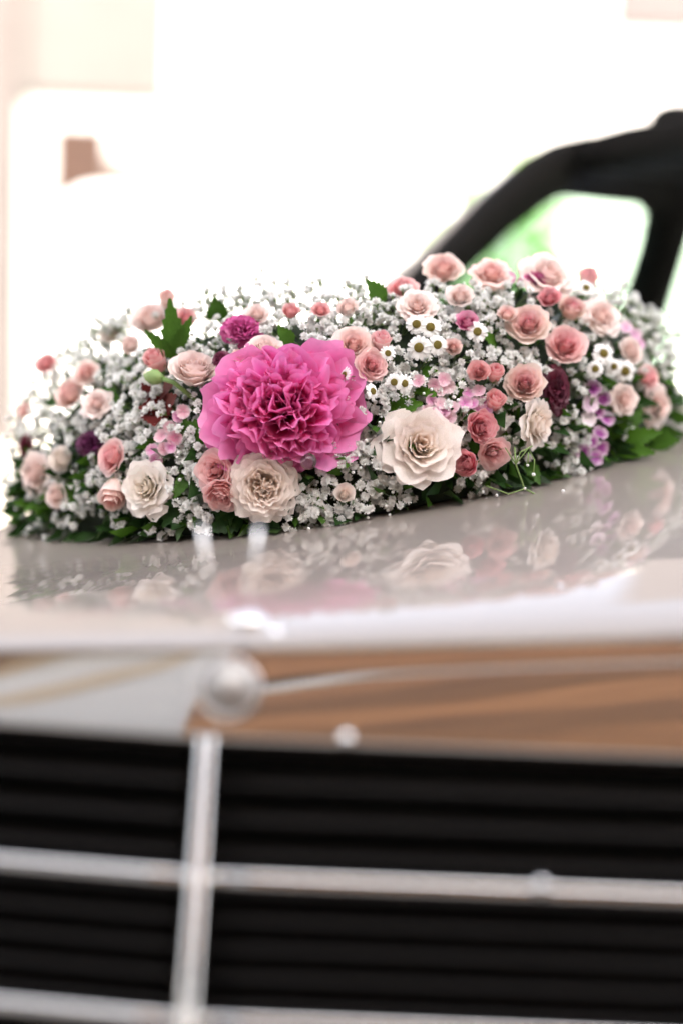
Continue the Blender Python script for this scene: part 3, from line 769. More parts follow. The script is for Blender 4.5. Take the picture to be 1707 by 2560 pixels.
# ---------------------------------------------------------------- roses, from the photograph
G1 = None
for a in (
 ('garden', 663, 1214, 162, -.02, .02, 'cream', 'full cream garden rose with folded heart directly below the peony'),
 ('large', 1048, 1112, 200, .12, .12, 'cream', 'large open ivory rose with swirled heart right of the peony'),
 ('open', 560, 1238, 98, -.15, -.75, 'rosy', 'pink rose turned downwards, left of the cream garden rose below the peony'),
 ('open', 540, 1178, 90, -.55, .0, 'rosy', 'dusty pink rose half hidden under the lower left petals of the peony'),
 ('large', 372, 1220, 140, -.55, .05, 'ivory', 'ivory white rose facing left beside the dark serrated leaf at the lower left'),
 ('bud', 293, 1238, 66, -.25, -.95, 'peach', 'peach rosebud hanging down left of the ivory white rose'),
 ('open', 285, 1142, 76, -.9, .1, 'pink', 'pink rose seen side on above the hanging peach rosebud'),
 ('open', 492, 928, 122, .15, 1.1, 'blush', 'pale peach rose opening upwards above the red brown foliage, left of the peony'),
 ('large', 98, 1185, 110, -.8, .0, 'blush', 'pale blush rose, blurred, at the lower left end of the garland'),
 ('open', 163, 1150, 78, -.4, .2, 'ivory', 'small greenish white rose beside the blush rose at the left end'),
 ('open', 383, 802, 96, -.3, .8, 'blush', 'whitish pink rose on the crest behind the upright leaf'),
 ('bud', 423, 752, 40, .0, 1.2, 'peach', 'tiny peach bud topping the crest above the whitish pink rose'),
 ('open', 470, 800, 58, .3, .5, 'pink', 'salmon pink rose on the crest just right of the upright leaf'),
 ('open', 122, 912, 54, -.3, .5, 'coral', 'coral rose on the left shoulder of the garland'),
 ('bud', 396, 905, 52, -.5, .8, 'coral', 'narrow coral rosebud left of the upright leaf base'),
 ('open', 182, 988, 78, -.5, .4, 'peach', 'peach rose among baby\'s breath on the left slope'),
 ('open', 222, 935, 56, -.2, .5, 'peach', 'small peach rose above the green leaf on the left slope'),
 ('open', 72, 1030, 46, -.8, .2, 'peach', 'faded peach rose at the far left edge of the garland'),
 ('bud', 606, 902, 46, -.25, 1.0, 'peach', 'slim peach rosebud with long green sepals at the upper left of the peony'),
 ('open', 579, 955, 70, -.3, .5, 'pink', 'small peach pink rose touching the upper left petals of the peony'),
 ('open', 664, 878, 88, .0, .9, 'blush', 'pale yellow peach rose peeping out behind the top of the peony'),
 ('open', 882, 864, 84, .1, .5, 'peach', 'peach rose behind the upper right petals of the peony'),
 ('bud', 952, 858, 46, .15, 1.1, 'pink', 'pink rosebud standing between two peach roses right of the peony top'),
 ('open', 929, 917, 74, .15, .12, 'pink', 'round pink rose with coral heart beside the small daisy right of the peony'),
 ('open', 729, 784, 52, .0, .9, 'coral', 'coral rose on the crest above the peony, left one of two'),
 ('open', 802, 780, 46, .1, .9, 'coral', 'coral rose on the crest above the peony, right one of two'),
 ('open', 1003, 724, 66, -.1, 1.0, 'coral', 'coral pink rose on the skyline where the crest begins to rise'),
 ('large', 1040, 772, 98, -.1, .6, 'blush', 'pale peach rose in front of the skyline behind the daisy cluster'),
 ('open', 1105, 680, 86, -.2, .7, 'peach', 'peach rose at the top of the crest near the foot of the windscreen pillar'),
 ('large', 1225, 690, 105, .0, .8, 'peach', 'wide peach rose on the crest in front of the car\'s side window'),
 ('large', 1360, 695, 140, .2, .6, 'blush', 'big blush rose on the highest part of the crest'),
 ('bud', 1462, 702, 46, .3, 1.0, 'pink', 'coral rosebud sticking up at the right end of the crest'),
 ('open', 1366, 750, 58, .0, .4, 'hot', 'deep pink rose under the big blush rose on the crest'),
 ('open', 1312, 815, 94, .0, .25, 'eye', 'cream rose with a deep pink heart, upper of the right hand roses'),
 ('open', 1420, 778, 82, .25, .5, 'eye', 'cream rose with a small pink heart facing upper right'),
 ('open', 1404, 866, 96, .1, .15, 'pink', 'pink rose with coral heart left of the right hand daisies'),
 ('large', 1494, 792, 104, .3, .4, 'blush', 'pale blush rose above the right hand daisies'),
 ('open', 1302, 960, 102, .15, .2, 'eye', 'cream rose with a crimson heart left of the burgundy carnation'),
 ('large', 1340, 1062, 126, 1.4, -.15, 'cream', 'cream rose turned away to the right below the crimson hearted rose'),
 ('open', 1190, 932, 66, -.3, .2, 'coral', 'terracotta pink rose right of the white and pink sweet william'),
 ('bud', 1232, 934, 40, .2, .6, 'coral', 'small terracotta bud next to the terracotta pink rose'),
 ('bud', 1232, 1003, 46, .0, .5, 'coral', 'small terracotta bud below the cream rose with a crimson heart'),
 ('open', 1198, 1070, 86, .25, -.1, 'hot', 'strong pink rose with baby\'s breath blossoms in front of it'),
 ('open', 1228, 1136, 76, .2, -.4, 'rosy', 'dusty pink rose below the strong pink rose'),
 ('open', 1158, 1160, 80, -.6, -.1, 'hot', 'crimson pink rose tucked against the lower right of the ivory rose'),
 ('open', 1610, 945, 60, .6, .2, 'pink', 'coral pink rose near the right end of the garland'),
 ('large', 1632, 1018, 104, .8, -.1, 'blush', 'pale blush rose at the right end above the bright leaves'),
 ('open', 1164, 809, 62, .2, .6, 'magenta', 'raspberry rose half hidden behind the daisy bud'),
 ('large', 250, 1010, 84, -.5, .5, 'blush', 'pale blush rose in the baby\'s breath above the dark purple carnation'),
 ('open', 335, 868, 60, -.3, .5, 'blush', 'pale rose on the left slope left of the narrow coral rosebud'),
 ('open', 285, 842, 54, -.3, .8, 'cream', 'cream rose on the left shoulder skyline'),
 ('open', 645, 790, 54, .0, .9, 'blush', 'pale blush rose on the crest between hot pink carnation and coral roses'),
 ('open', 868, 775, 58, .0, .8, 'blush', 'blush rose on the crest right of the two coral roses'),
 ('open', 1145, 745, 62, .0, .6, 'blush', 'blush rose under the wide peach roses of the crest'),
 ('open', 1128, 872, 54, .1, .3, 'peach', 'apricot rose half covered by baby\'s breath right of the daisy cluster'),
 ('large', 1552, 1000, 80, .4, .1, 'blush', 'faded blush rose between purple sweet william and the bright leaves'),
 ('open', 1570, 880, 58, .5, .3, 'blush', 'pale pink rose above the right lower daisy near the right end'),
 ('open', 1262, 790, 52, .0, .6, 'peach', 'little peach rose left of the upper cream rose with deep pink heart'),
 ('open', 150, 1240, 60, -.6, -.2, 'blush', 'small blush rose low at the left end near the bonnet'),
 ('open', 861, 1232, 62, .1, .25, 'cream', 'tiny cream peach rose alone among the baby\'s breath below the peony'),
): rose(a[0], *a[1:7], a[7], variant=len(ROSES)) if False else rose(a[0], a[1], a[2], a[3], a[4], a[5], a[6], a[7], variant=len(ROSES))

# ---------------------------------------------------------------- carnations (ruffled), florets, daisies
def carn_petal(rr):
    s1, s3 = rr.uniform(0, 6.28), rr.uniform(3, 5)
    def fn(u, v):
        w_ = .10 + .42 * v ** .8; zz = (.5 * v)
        fr = .07 * math.sin(s3 * 2.5 * u + s1) * v ** 2
        vm = v * (1 - .15 * abs(u) ** 2 + .05 * math.sin(9 * u + s1))
        return Vector((.08 + .9 * vm, u * w_ * (.6 + .4 * v), .25 * math.sin(vm * 2.4) + fr))
    return grid_mesh('petal', fn, 8, 4, M_carn)
rr = random.Random(5); CARN = [carn_petal(rr) for _ in range(5)]
def carnation(px, py, wpx, hpx, fx, fy, c0, c1, label, cat_='carnation'):
    p, nrm, _ = hit(px, py); r_ = pxsize((wpx + hpx) / 2, p) / 2; f = facing(fx, fy)
    root = empty('carnation', p - f * r_ * .1, frame(f, 0), r_)
    root.scale = (r_ * wpx * 2 / (wpx + hpx), r_ * hpx * 2 / (wpx + hpx), r_)
    tag(root, label, cat_)
    for el, n in ((0, 9), (30, 9), (52, 7), (72, 5)):
        for k in range(n):
            a = 6.2832 * k / n + rng.uniform(-.2, .2)
            mt = Matrix.Rotation(a, 4, 'Z') @ Matrix.Rotation(-R(el + rng.uniform(-8, 8)), 4, 'Y') @ Matrix.Rotation(rng.uniform(-.5, .5), 4, 'X')
            t = rng.random()
            inst('petal', rng.choice(CARN), root, [a_ + (b_ - a_) * t for a_, b_ in zip(c0, c1)], mt)
    m = MB(); m.tube([(0, 0, -.5), (0, 0, .05)], [.12, .2], 7); m.build('calyx', M_stem, root, True)
    ROSES.append((px, py, min(wpx, hpx) / 2))
carnation(605, 830, 112, 86, .1, .4, (.55, .04, .24), (.68, .12, .38), 'hot pink carnation on the upper slope behind the slim peach rosebud')
carnation(556, 905, 52, 60, -.2, .2, (.12, .003, .03), (.22, .008, .06), 'dark crimson carnation under the hot pink carnation')
carnation(230, 1112, 86, 70, -.3, .0, (.07, .002, .045), (.17, .005, .11), 'dark purple carnation on the left slope behind baby\'s breath')
carnation(72, 1117, 44, 66, -.8, .0, (.14, .002, .015), (.22, .006, .03), 'burgundy carnation at the left end of the garland')
carnation(1383, 978, 78, 140, .25, .1, (.07, .001, .008), (.15, .002, .022), 'tall dark burgundy carnation right of the crimson hearted cream rose')
carnation(1335, 708, 90, 48, .0, .8, (.60, .05, .28), (.72, .16, .42), 'bright pink carnation on the crest under the big blush rose')

def floret_mesh(seed, n=5, ruff=.06):
    rr = random.Random(seed); V = []; F = []; RM = []
    for k in range(n):
        a0 = 6.2832 * k / n + rr.uniform(-.1, .1); base = len(V); tilt = rr.uniform(.0, .35)
        NUx, NVx = 6, 4
        for j in range(NVx + 1):
            for i in range(NUx + 1):
                u = -1 + 2 * i / NUx; v = j / NVx
                r_ = .06 + .94 * v * (1 - .12 * abs(u) ** 2 + .06 * math.sin(7 * u + k)); w_ = .06 + .52 * math.sin(min(1, v * .85 + .03) * math.pi * .62)
                x, y, z = r_, u * w_, tilt * v * v + ruff * math.sin(5 * u + k) * v + .12 * v
                V.append((x * math.cos(a0) - y * math.sin(a0), x * math.sin(a0) + y * math.cos(a0), z)); RM.append(max(0, (v - .30) / .7) ** .8)
        F += [(base + j*(NUx+1)+i, base + j*(NUx+1)+i+1, base + (j+1)*(NUx+1)+i+1, base + (j+1)*(NUx+1)+i) for j in range(NVx) for i in range(NUx)]
    me = bpy.data.meshes.new('floret'); me.from_pydata(V, [], F); me.update()
    a = me.attributes.new('rim', 'FLOAT', 'POINT'); a.data.foreach_set('value', RM); me.materials.append(M_floret)
    me.polygons.foreach_set('use_smooth', [True] * len(F)); return me
FLO = [floret_mesh(s) for s in (1, 2, 3)]
def florets(pts, dpx, cols, label, fx=0, fy=.2):
    ps = [hit(*q) for q in pts]; c = sum((q[0] for q in ps), Vector()) / len(ps)
    root = empty('sweet_william', c - camB * -.0); tag(root, label, 'sweet william')
    for k, (p, nrm, _) in enumerate(ps):
        f = facing(fx + rng.uniform(-.5, .5), fy + rng.uniform(-.5, .5)); s = pxsize(dpx * rng.uniform(.85, 1.15), p) / 2
        mw = Matrix.Translation(p - c + camB * rng.uniform(.002, .008)) @ (frame(f, rng.uniform(0, 6)).to_4x4()) @ Matrix.Diagonal((s, s, s, 1))
        inst('floret', rng.choice(FLO), root, rng.choice(cols), mw)
        ROSES.append((pts[k][0], pts[k][1], dpx * .35))
    m = MB()
    for (p, nrm, _) in ps: m.tube([p - c - camB * .0, (p - c) * .4 - camB * .03], .0008, 5)
    m.build('stem', M_stem, root, True)
florets([(446, 1042), (462, 1030), (425, 1068), (405, 1092), (440, 1095), (412, 1122), (393, 1150), (398, 1178), (430, 1118), (385, 1128)], 36, [(.78, .26, .42), (.80, .38, .48), (.74, .24, .50)], 'pale pink sweet william trailing down left of the peony')
florets([(1168, 985), (1195, 980), (1205, 1008), (1180, 1012), (1160, 1010), (1192, 1032), (1212, 1028)], 36, [(.70, .22, .50), (.80, .45, .58)], 'white sweet william with pink eyes left of the terracotta roses')
florets([(1075, 1000), (1098, 1010), (1088, 1035), (1110, 1030), (1068, 1030), (1122, 1045), (1112, 1065), (1130, 1022)], 34, [(.74, .42, .50), (.70, .26, .48)], 'faded pink sweet william above the ivory rose')
florets([(1105, 950), (1120, 968), (1098, 975), (1085, 962), (1045, 955)], 32, [(.78, .5, .55), (.72, .34, .44)], 'small blush sweet william below the daisy cluster')
florets([(1480, 975), (1505, 1000), (1490, 1030), (1468, 1050), (1512, 1050), (1495, 1085), (1475, 1105), (1500, 1120), (1470, 1010), (1485, 1145), (1455, 1130)], 42, [(.30, .02, .26), (.42, .06, .38), (.72, .5, .66), (.8, .7, .74)], 'purple and white sweet william right of the burgundy carnation')
florets([(1250, 690), (1270, 700), (1575, 830), (1585, 850)][:2], 34, [(.66, .2, .5)], 'violet pink sweet william on the crest before the side window')
florets([(1560, 822), (1580, 838), (1590, 862)], 34, [(.62, .2, .5), (.7, .36, .55)], 'violet pink sweet william on the upper right slope')

# daisy
def ray_petal(seed):
    rr = random.Random(seed)
    def fn(u, v):
        return Vector((.34 + .66 * v * (1 - .08 * u * u), u * (.075 + .085 * math.sin(min(1, v * .9 + .12) * math.pi * .75)), .04 * math.sin(v * 3) - .10 * v * v - .03 * (1 - u * u)))
    return grid_mesh('ray_petal', fn, 4, 4, M_white)
RAYP = ray_petal(1)
def disc_mesh():
    m = MB(); m.ball((0, 0, .0), .40, 14, 8, .5)
    rr = random.Random(3)
    for k in range(40):
        a = k * 2.39996; r_ = .37 * math.sqrt((k + .5) / 40); m.ball((r_ * math.cos(a), r_ * math.sin(a), .20 * math.sqrt(max(0, 1 - (r_ / .42) ** 2))), .045, 5, 4)
    me = bpy.data.meshes.new('disc'); me.from_pydata(m.v, [], m.f); me.update(); me.materials.append(M_disc); me.polygons.foreach_set('use_smooth', [True] * len(m.f)); return me
DISC = disc_mesh()
def daisy(px, py, d, fx, fy, label, dz=.010, fz=1.0, n=15, grp=None):
    p, nrm, _ = hit(px, py); f = facing(fx, fy, fz); s = pxsize(d, p) / 2
    root = empty('daisy', p + nrm * .006 + camB * dz, frame(f, rng.uniform(0, 6)), s); tag(root, label, 'daisy', grp)
    for k in range(n):
        mw = Matrix.Rotation(6.2832 * k / n + rng.uniform(-.06, .06), 4, 'Z') @ Matrix.Rotation(rng.uniform(-.10, .2), 4, 'Y') @ Matrix.Diagonal((rng.uniform(.92, 1.05), 1, 1, 1))
        inst('ray_petal', RAYP, root, (.86, .86, .84), mw)
    inst('disc', DISC, root)
    m = MB(); m.tube([(0, 0, -.1), (.1, .1, -.8), (.0, -.3, -2.2)], [.06, .05, .05], 6); m.build('stem', M_stem, root, True)
    ROSES.append((px, py, d * .4))
for a in (
 (1036, 824, 54, -.1, .1, 'daisy at the upper left of the daisy cluster above the ivory rose'),
 (1070, 831, 58, .1, .2, 'daisy at the upper right of the daisy cluster above the ivory rose'),
 (1041, 880, 62, -.1, -.1, 'biggest daisy, lower left in the daisy cluster above the ivory rose'),
 (1087, 873, 54, .2, .0, 'daisy at the lower right of the daisy cluster, partly covered by baby\'s breath'),
 (1184, 841, 54, .05, .1, 'single daisy with a green bud above it, standing clear of the others'),
 (966, 894, 40, .2, .1, 'small daisy touching the round pink rose right of the peony'),
 (980, 963, 45, -.1, .0, 'left daisy of the close pair above the serrated bright leaf'),
 (1006, 966, 46, .25, .0, 'right daisy of the close pair above the serrated bright leaf'),
 (929, 985, 44, 1.1, .2, 'side on daisy with orange brown disc at the right edge of the peony'),
 (860, 946, 42, -1.3, .2, 'daisy seen edge on, lying over the upper right petals of the peony'),
 (1491, 890, 58, .2, .2, 'uppermost daisy of the right hand daisy group'),
 (1470, 928, 46, -.1, .1, 'left lower daisy of the right hand daisy group'),
 (1516, 922, 42, .1, .0, 'middle daisy of the right hand daisy group, half hidden'),
 (1544, 933, 58, .2, -.1, 'right lower daisy of the right hand daisy group'),
 (1450, 733, 46, .1, .4, 'lone daisy on the crest under the coral rosebud'),
): daisy(*a)
# ---------------------------------------------------------------- leaves
def leaf_mesh(seed, teeth=7, wd=.30, lobed=False, fold=.10):
    rr = random.Random(seed); V = [(0, 0, 0)]; F = []; 
    n = teeth * 2
    mid = []; lf = []; rt = []
    def wid(t): return wd * math.sin(math.pi * min(1, t ** .75)) * (1 - .25 * t) * (1 + (.35 * math.sin(9 * t) if lobed else 0))
    bend = rr.uniform(.05, .22)
    V = []
    for i in range(n + 1):
        t = i / n; w_ = wid(t) + .004
        saw = (1.0 if i % 2 else .80); ta = t + (.045 if i % 2 else 0)
        z = -bend * t * t
        V += [(t, 0, z), (min(1, t * .98 + .01), w_ * .5, z + fold * w_), (min(1.0, ta), w_ * saw, z + fold * w_ * 1.6 + rr.uniform(-.01, .01)),
              (min(1, t * .98 + .01), -w_ * .5, z + fold * w_), (min(1.0, ta), -w_ * saw, z + fold * w_ * 1.6 + rr.uniform(-.01, .01))]
    for i in range(n):
        a = i * 5; b = a + 5
        F += [(a, b, b+1, a+1), (a+1, b+1, b+2, a+2), (a, a+3, b+3, b), (a+3, a+4, b+4, b+3)]
    return V, F
def leaf_data(name, mat, *a, **k):
    V, F = leaf_mesh(*a, **k); me = bpy.data.meshes.new(name); me.from_pydata(V, [], F); me.update(); me.materials.append(mat)
    me.polygons.foreach_set('use_smooth', [True] * len(F)); return me
LF = {k: [leaf_data('blade', mt, s, 7, .27) for s in (1, 2, 3)] for k, mt in (('green', M_leaf), ('bright', M_leafb), ('dark', M_leafd), ('red', M_redleaf))}
LFL = [leaf_data('blade', M_leafb, 4, 5, .30, True)]
def leaf(px0, py0, px1, py1, kind, label, side_=None, lobed=False, dz0=-.012, dz1=.012, wide=1.0, subs=()):
    """leaf from its base pixel to its tip pixel, lifted a little off the mound"""
    p0, n0, _ = hit(px0, py0); d1 = ray(px1, py1); p1, n1, m1 = hit(px1, py1)
    if m1 > 0 or abs((p1 - CAM).dot(-camB) - (p0 - CAM).dot(-camB)) > .06:
        p1 = CAM + d1 * ((p0 - CAM).dot(-camB))
    p0 = p0 + camB * dz0; p1 = p1 + camB * dz1
    x = (p1 - p0); Ln = x.length; x.normalize(); z = camB * 1.0 + camU * .35 + camR * (side_ or 0); z = (z - x * z.dot(x)).normalized(); y = z.cross(x)
    root = empty('leaf', p0, Matrix((x, y, z)).transposed(), Ln); tag(root, label, 'leaf')
    me = (LFL if lobed else LF[kind])[rng.randrange(1 if lobed else 3)]
    inst('blade', me, root, None, Matrix.Diagonal((1, wide, 1, 1)))
    for (t, a, s) in subs: inst('blade', me, root, None, Matrix.Translation((t, 0, .01)) @ Matrix.Rotation(R(a), 4, 'Z') @ Matrix.Diagonal((s, s * wide, s, 1)))
    m = MB(); m.tube([(-.35, .0, -.25), (0, 0, -.004), (.9, 0, -.02 - .15)], [.012, .012, .003], 5); m.build('midrib', M_stem, root, True)
leaf(438, 908, 428, 752, 'green', 'tall upright serrated leaf sticking up on the left slope', wide=.8, subs=((.1, 42, .62), (.2, -30, .6)))
leaf(300, 1002, 196, 1004, 'green', 'green leaf lying across the left slope among baby\'s breath', wide=1.2)
leaf(955, 1030, 1045, 1004, 'bright', 'bright serrated leaf between the daisy pair and the ivory rose', wide=1.5, subs=((.0, -32, .62),))
leaf(1030, 962, 1086, 988, 'bright', 'small lobed leaf right of the close daisy pair', lobed=True, wide=1.1)
leaf(468, 1235, 408, 1312, 'dark', 'dark serrated leaf hanging beside the ivory white rose', wide=1.3, subs=((.1, 35, .7),))
leaf(608, 1288, 528, 1322, 'dark', 'dark serrated leaf resting on the bonnet under the pink rose', wide=1.5, subs=((.1, -38, .75),))
leaf(546, 800, 540, 752, 'green', 'small dark leaf on the skyline right of the salmon pink rose', wide=1.6)
leaf(962, 760, 920, 706, 'green', 'leaf curling up on the skyline above the pink rosebud', wide=1.4)
leaf(1245, 860, 1205, 838, 'bright', 'little green leaf beside the single clear daisy', wide=1.2)
leaf(730, 860, 700, 818, 'green', 'green leaf behind the top of the peony', wide=1.5)
for k, (a, b, c, d) in enumerate(((1540, 1095, 1600, 1022), (1545, 1110, 1640, 1075), (1540, 1120, 1628, 1132), (1535, 1100, 1552, 1000), (1530, 1125, 1575, 1160))):
    leaf(a, b, c, d, 'bright', ['bright leaf pointing up and right at the right end of the garland', 'bright leaf pointing right at the right end of the garland', 'bright leaf pointing down right at the right end of the garland', 'bright leaf pointing straight up at the right end of the garland', 'lowest bright leaf at the right end, touching the bonnet'][k], wide=1.05)
leaf(1620, 1110, 1690, 1100, 'green', 'dark green leaf at the far right end beside the bonnet', wide=1.4)
leaf(1188, 1200, 1150, 1160, 'dark', 'dark leaf under the crimson pink rose', wide=1.2)
leaf(1318, 1150, 1345, 1210, 'green', 'leaf tip pointing down to the bonnet below the cream rose turned away', wide=1.1)
leaf(1245, 1195, 1330, 1205, 'dark', 'dark leaf lying on the bonnet behind the wiry tendril', wide=1.1)
leaf(455, 1120, 505, 1050, 'green', 'feathery green leaf between the trailing sweet william and the peony', wide=1.3, subs=((.2, 38, .6), (.2, -38, .6)))
leaf(470, 1180, 440, 1240, 'green', 'lower green leaf under the trailing sweet william', wide=1.0)
leaf(1130, 1010, 1150, 955, 'green', 'slender green leaf between the two pale sweet williams', wide=1.0)
leaf(1050, 935, 1080, 925, 'bright', 'tiny leaf under the daisy cluster', wide=1.3)
leaf(200, 1260, 160, 1220, 'green', 'blurred leaf low at the left end of the garland', wide=1.4)
for k, (a, b, c, d) in enumerate(((380, 1000, 360, 960), (400, 1030, 440, 990), (420, 1010, 350, 1020), (395, 985, 430, 965), (380, 1020, 390, 1060))):
    leaf(a, b, c, d, 'red', ['red brown leaf pointing up under the peach rose', 'red brown leaf pointing up right beside the green bud stem', 'red brown leaf pointing left on the left slope', 'upper right red brown leaf under the pale peach rose', 'lowest red brown leaf above the trailing sweet william'][k], wide=1.5)
# green closed bud on its stem
pa, pc = hit(500, 1008)[0], hit(440, 960)[0] + camB * .02; pb_ = hit(405, 950)[0] + camB * .022; pt_ = hit(368, 942)[0] + camB * .020
gb = empty('rose_bud', pa); tag(gb, 'closed green rosebud on a long stem pointing left, left of the peony', 'rosebud')
m = MB(); m.tube([pa - pa, pc - pa, pb_ - pa], [.0022, .0022, .0024], 8); m.build('stem', M_stem, gb, True)
m = MB(); q_ = (pt_ - pb_); m.tube([pb_ - pa - q_ * .25, pb_ - pa, pb_ - pa + q_ * .25, pb_ - pa + q_ * .6, pb_ - pa + q_], [.003, .0055, .0075, .0062, .0012], 10); m.build('sepals', M_calyx, gb, True)
m = MB(); m.tube([pb_ - pa + q_ * .30 + camU * .003 + camB * .002, pb_ - pa + q_ * .6 + camU * .003 + camB * .002, pb_ - pa + q_ * .98 + camU * .0012], [.003, .0048, .0012], 8); m.build('petal', M_white, gb, True, (.82, .78, .62))
# glass bead
pbd = hit(773, 1156)[0] + camB * .024
m = MB(); m.ball((0, 0, 0), pxsize(42, pbd) / 2, 24, 14); bd_ = m.build('glass_bead', M_glassbead, None, True); bd_.location = pbd
tag(bd_, 'round clear glass bead stuck in the lower edge of the peony', 'glass bead')

# ---------------------------------------------------------------- baby's breath
def blossom_mesh(seed):
    rr = random.Random(seed); V = []; F = []; MI = []
    for (n, el, L, W) in ((11, 4, .50, .09), (11, 24, .52, .085), (10, 44, .50, .08), (7, 62, .46, .075), (4, 80, .42, .06)):
        a0 = rr.uniform(0, 6.28)
        for k in range(n):
            a = a0 + 6.2832 * k / n + rr.uniform(-.25, .25); e = R(el + rr.uniform(-12, 12)); tw = rr.uniform(-.5, .5)
            d = Vector((math.cos(a) * math.cos(e), math.sin(a) * math.cos(e), math.sin(e))); t = Vector((-math.sin(a), math.cos(a), 0)); t = Matrix.Rotation(tw, 3, d) @ t; nn = d.cross(t)
            b = len(V); l = L * rr.uniform(.76, 1.16)
            V += [tuple(d * .06), tuple(d * l * .62 + t * W + nn * .05), tuple(d * l * 1.0 + t * W * .75), tuple(d * l * .86), tuple(d * l * 1.0 - t * W * .75), tuple(d * l * .62 - t * W + nn * .05), tuple(d * l * .6 - nn * .05)]
            F += [(b, b+1, b+6), (b+1, b+2, b+3, b+6), (b+3, b+4, b+5, b+6), (b, b+6, b+5)]; MI += [0] * 4
    m = MB(); m.tube([(0, 0, -.42), (0, 0, -.22), (0, 0, .02)], [.05, .17, .22], 6)
    b = len(V); V += m.v; F += [tuple(i + b for i in f) for f in m.f]; MI += [1] * len(m.f)
    me = bpy.data.meshes.new('blossom'); me.from_pydata(V, [], F); me.update(); me.materials.append(M_white); me.materials.append(M_calyx)
    a = me.attributes.new('rim', 'FLOAT', 'POINT'); a.data.foreach_set('value', [0.0] * len(V))
    me.polygons.foreach_set('material_index', MI); return me
BLO = [blossom_mesh(s) for s in range(6)]
def small_bud():
    m = MB(); m.ball((0, 0, .1), .5, 7, 5, 1.2, 0); m.tube([(0, 0, -.8), (0, 0, -.1)], [.15, .42], 6, 1)
    me = bpy.data.meshes.new('bud'); me.from_pydata(m.v, [], m.f); me.update(); me.materials.append(M_white); me.materials.append(M_calyx)
    me.polygons.foreach_set('material_index', m.mi); me.polygons.foreach_set('use_smooth', [True] * len(m.f)); return me
SBUD = small_bud()
def sprig(p, nrm, label, grp, n=15, rad=.019, lift=.012, bl=.0093, name='babys_breath_sprig'):
    rr = rng; up = (nrm + camB * .55 + camU * .2).normalized(); Fm = frame(up, rr.uniform(0, 6))
    root = empty(name, p); tag(root, label, "baby's breath", grp)
    st = MB(); k0 = -up * .035
    for k in range(n):
        r_ = rad * math.sqrt(rr.random()); a = rr.uniform(0, 6.2832)
        q = Fm @ Vector((r_ * math.cos(a), r_ * math.sin(a), lift * rr.uniform(-.6, 1.0) - 4.5 * r_ * r_ / .02 * .1))
        d = (up + (q - k0).normalized() * .6 + Vector((rr.gauss(0, .35), rr.gauss(0, .35), rr.gauss(0, .35)))).normalized()
        s = bl * rr.uniform(.78, 1.12)
        if k >= n - 3: me, nm, s = SBUD, 'bud', s * .38
        else: me, nm = rr.choice(BLO), 'blossom'
        mw = Matrix.Translation(q) @ frame(d, rr.uniform(0, 6)).to_4x4() @ Matrix.Diagonal((s, s, s, 1))
        c = rr.uniform(.86, .91); inst(nm, me, root, (c, c, c * .975), mw)
        hub = k0 * .35 + q * .35; st.tube([q - d * s * .4, hub.lerp(q, .3), k0 * .8], .00045, 4, cap=False)
    st.build('stem', M_stem, root, True)
def short(l):
    for c in (' below', ' right', ' left ', ' beside', ' behind', ' above', ' among', ' at ', ' on ', ' under', ' tucked', ' seen', ' hanging', ' facing', ' turned', ' half', ' opening', ' topping', ' peeping', ' touching', ' standing', ' in ', ' lying', ' trailing', ' near', ' sticking', ' next', ' alone', ' of the', ' over ', ' resting', ' pointing', ' with', ', '):
        if c in l: l = l.split(c)[0]
    return l
NAMED = [(o, o.matrix_world.translation.copy()) for o in C.objects if o.parent is None and o.get('category') in ('rose', 'rosebud', 'daisy', 'carnation', 'sweet william', 'peony', 'leaf')]
from bpy_extras.object_utils import world_to_camera_view
bpy.context.view_layer.update()
NPX = []
for o, _ in NAMED:
    c = world_to_camera_view(sc, cam, o.matrix_world.translation); NPX.append((c.x * 1707, (1 - c.y) * 2560, o['label']))
USED = {}
def region(px, py):
    """words for where a sprig stands, from the flowers nearest to it"""
    near = sorted(NPX, key=lambda q: (q[0] - px) ** 2 + (q[1] - py) ** 2)[:7]
    def rel(q):
        dx, dy = px - q[0], py - q[1]
        if abs(dx) > abs(dy): return 'right of' if dx > 0 else 'left of'
        return 'below' if dy > 0 else 'above'
    cands = ["baby's breath %s the %s" % (rel(near[0]), short(near[0][2]))]
    for a in range(0, 4):
        for b in range(a + 1, 6):
            cands.append("baby's breath %s the %s, %s the %s" % (rel(near[a]), short(near[a][2]), rel(near[b]), short(near[b][2])))
    for c in cands[1:] :
        if len(c.split()) <= 16 and c not in USED:
            USED[c] = 1; return c, "baby's breath sprigs in the garland"
    c = cands[0]
    for e in ('', ', nearer the bonnet', ', towards the crest', ', among leaves', ', the small one'):
        if c + e not in USED: USED[c + e] = 1; return c + e, "baby's breath sprigs in the garland"
    return c + ' in the garland', "baby's breath sprigs in the garland"
SPR = []
def free(px, py, k=.78):
    return all((px - a) ** 2 + (py - b) ** 2 > (r_ * k) ** 2 for a, b, r_ in ROSES)
def place(px, py, **kw):
    p, nrm, miss = hit(px, py)
    if miss > .35 or math.hypot((px - 708) / 1.15, py - 1028) < 172: return
    lb, gp = region(px, py); sprig(p - nrm * .004, nrm, lb, gp, **kw); SPR.append((px, py))
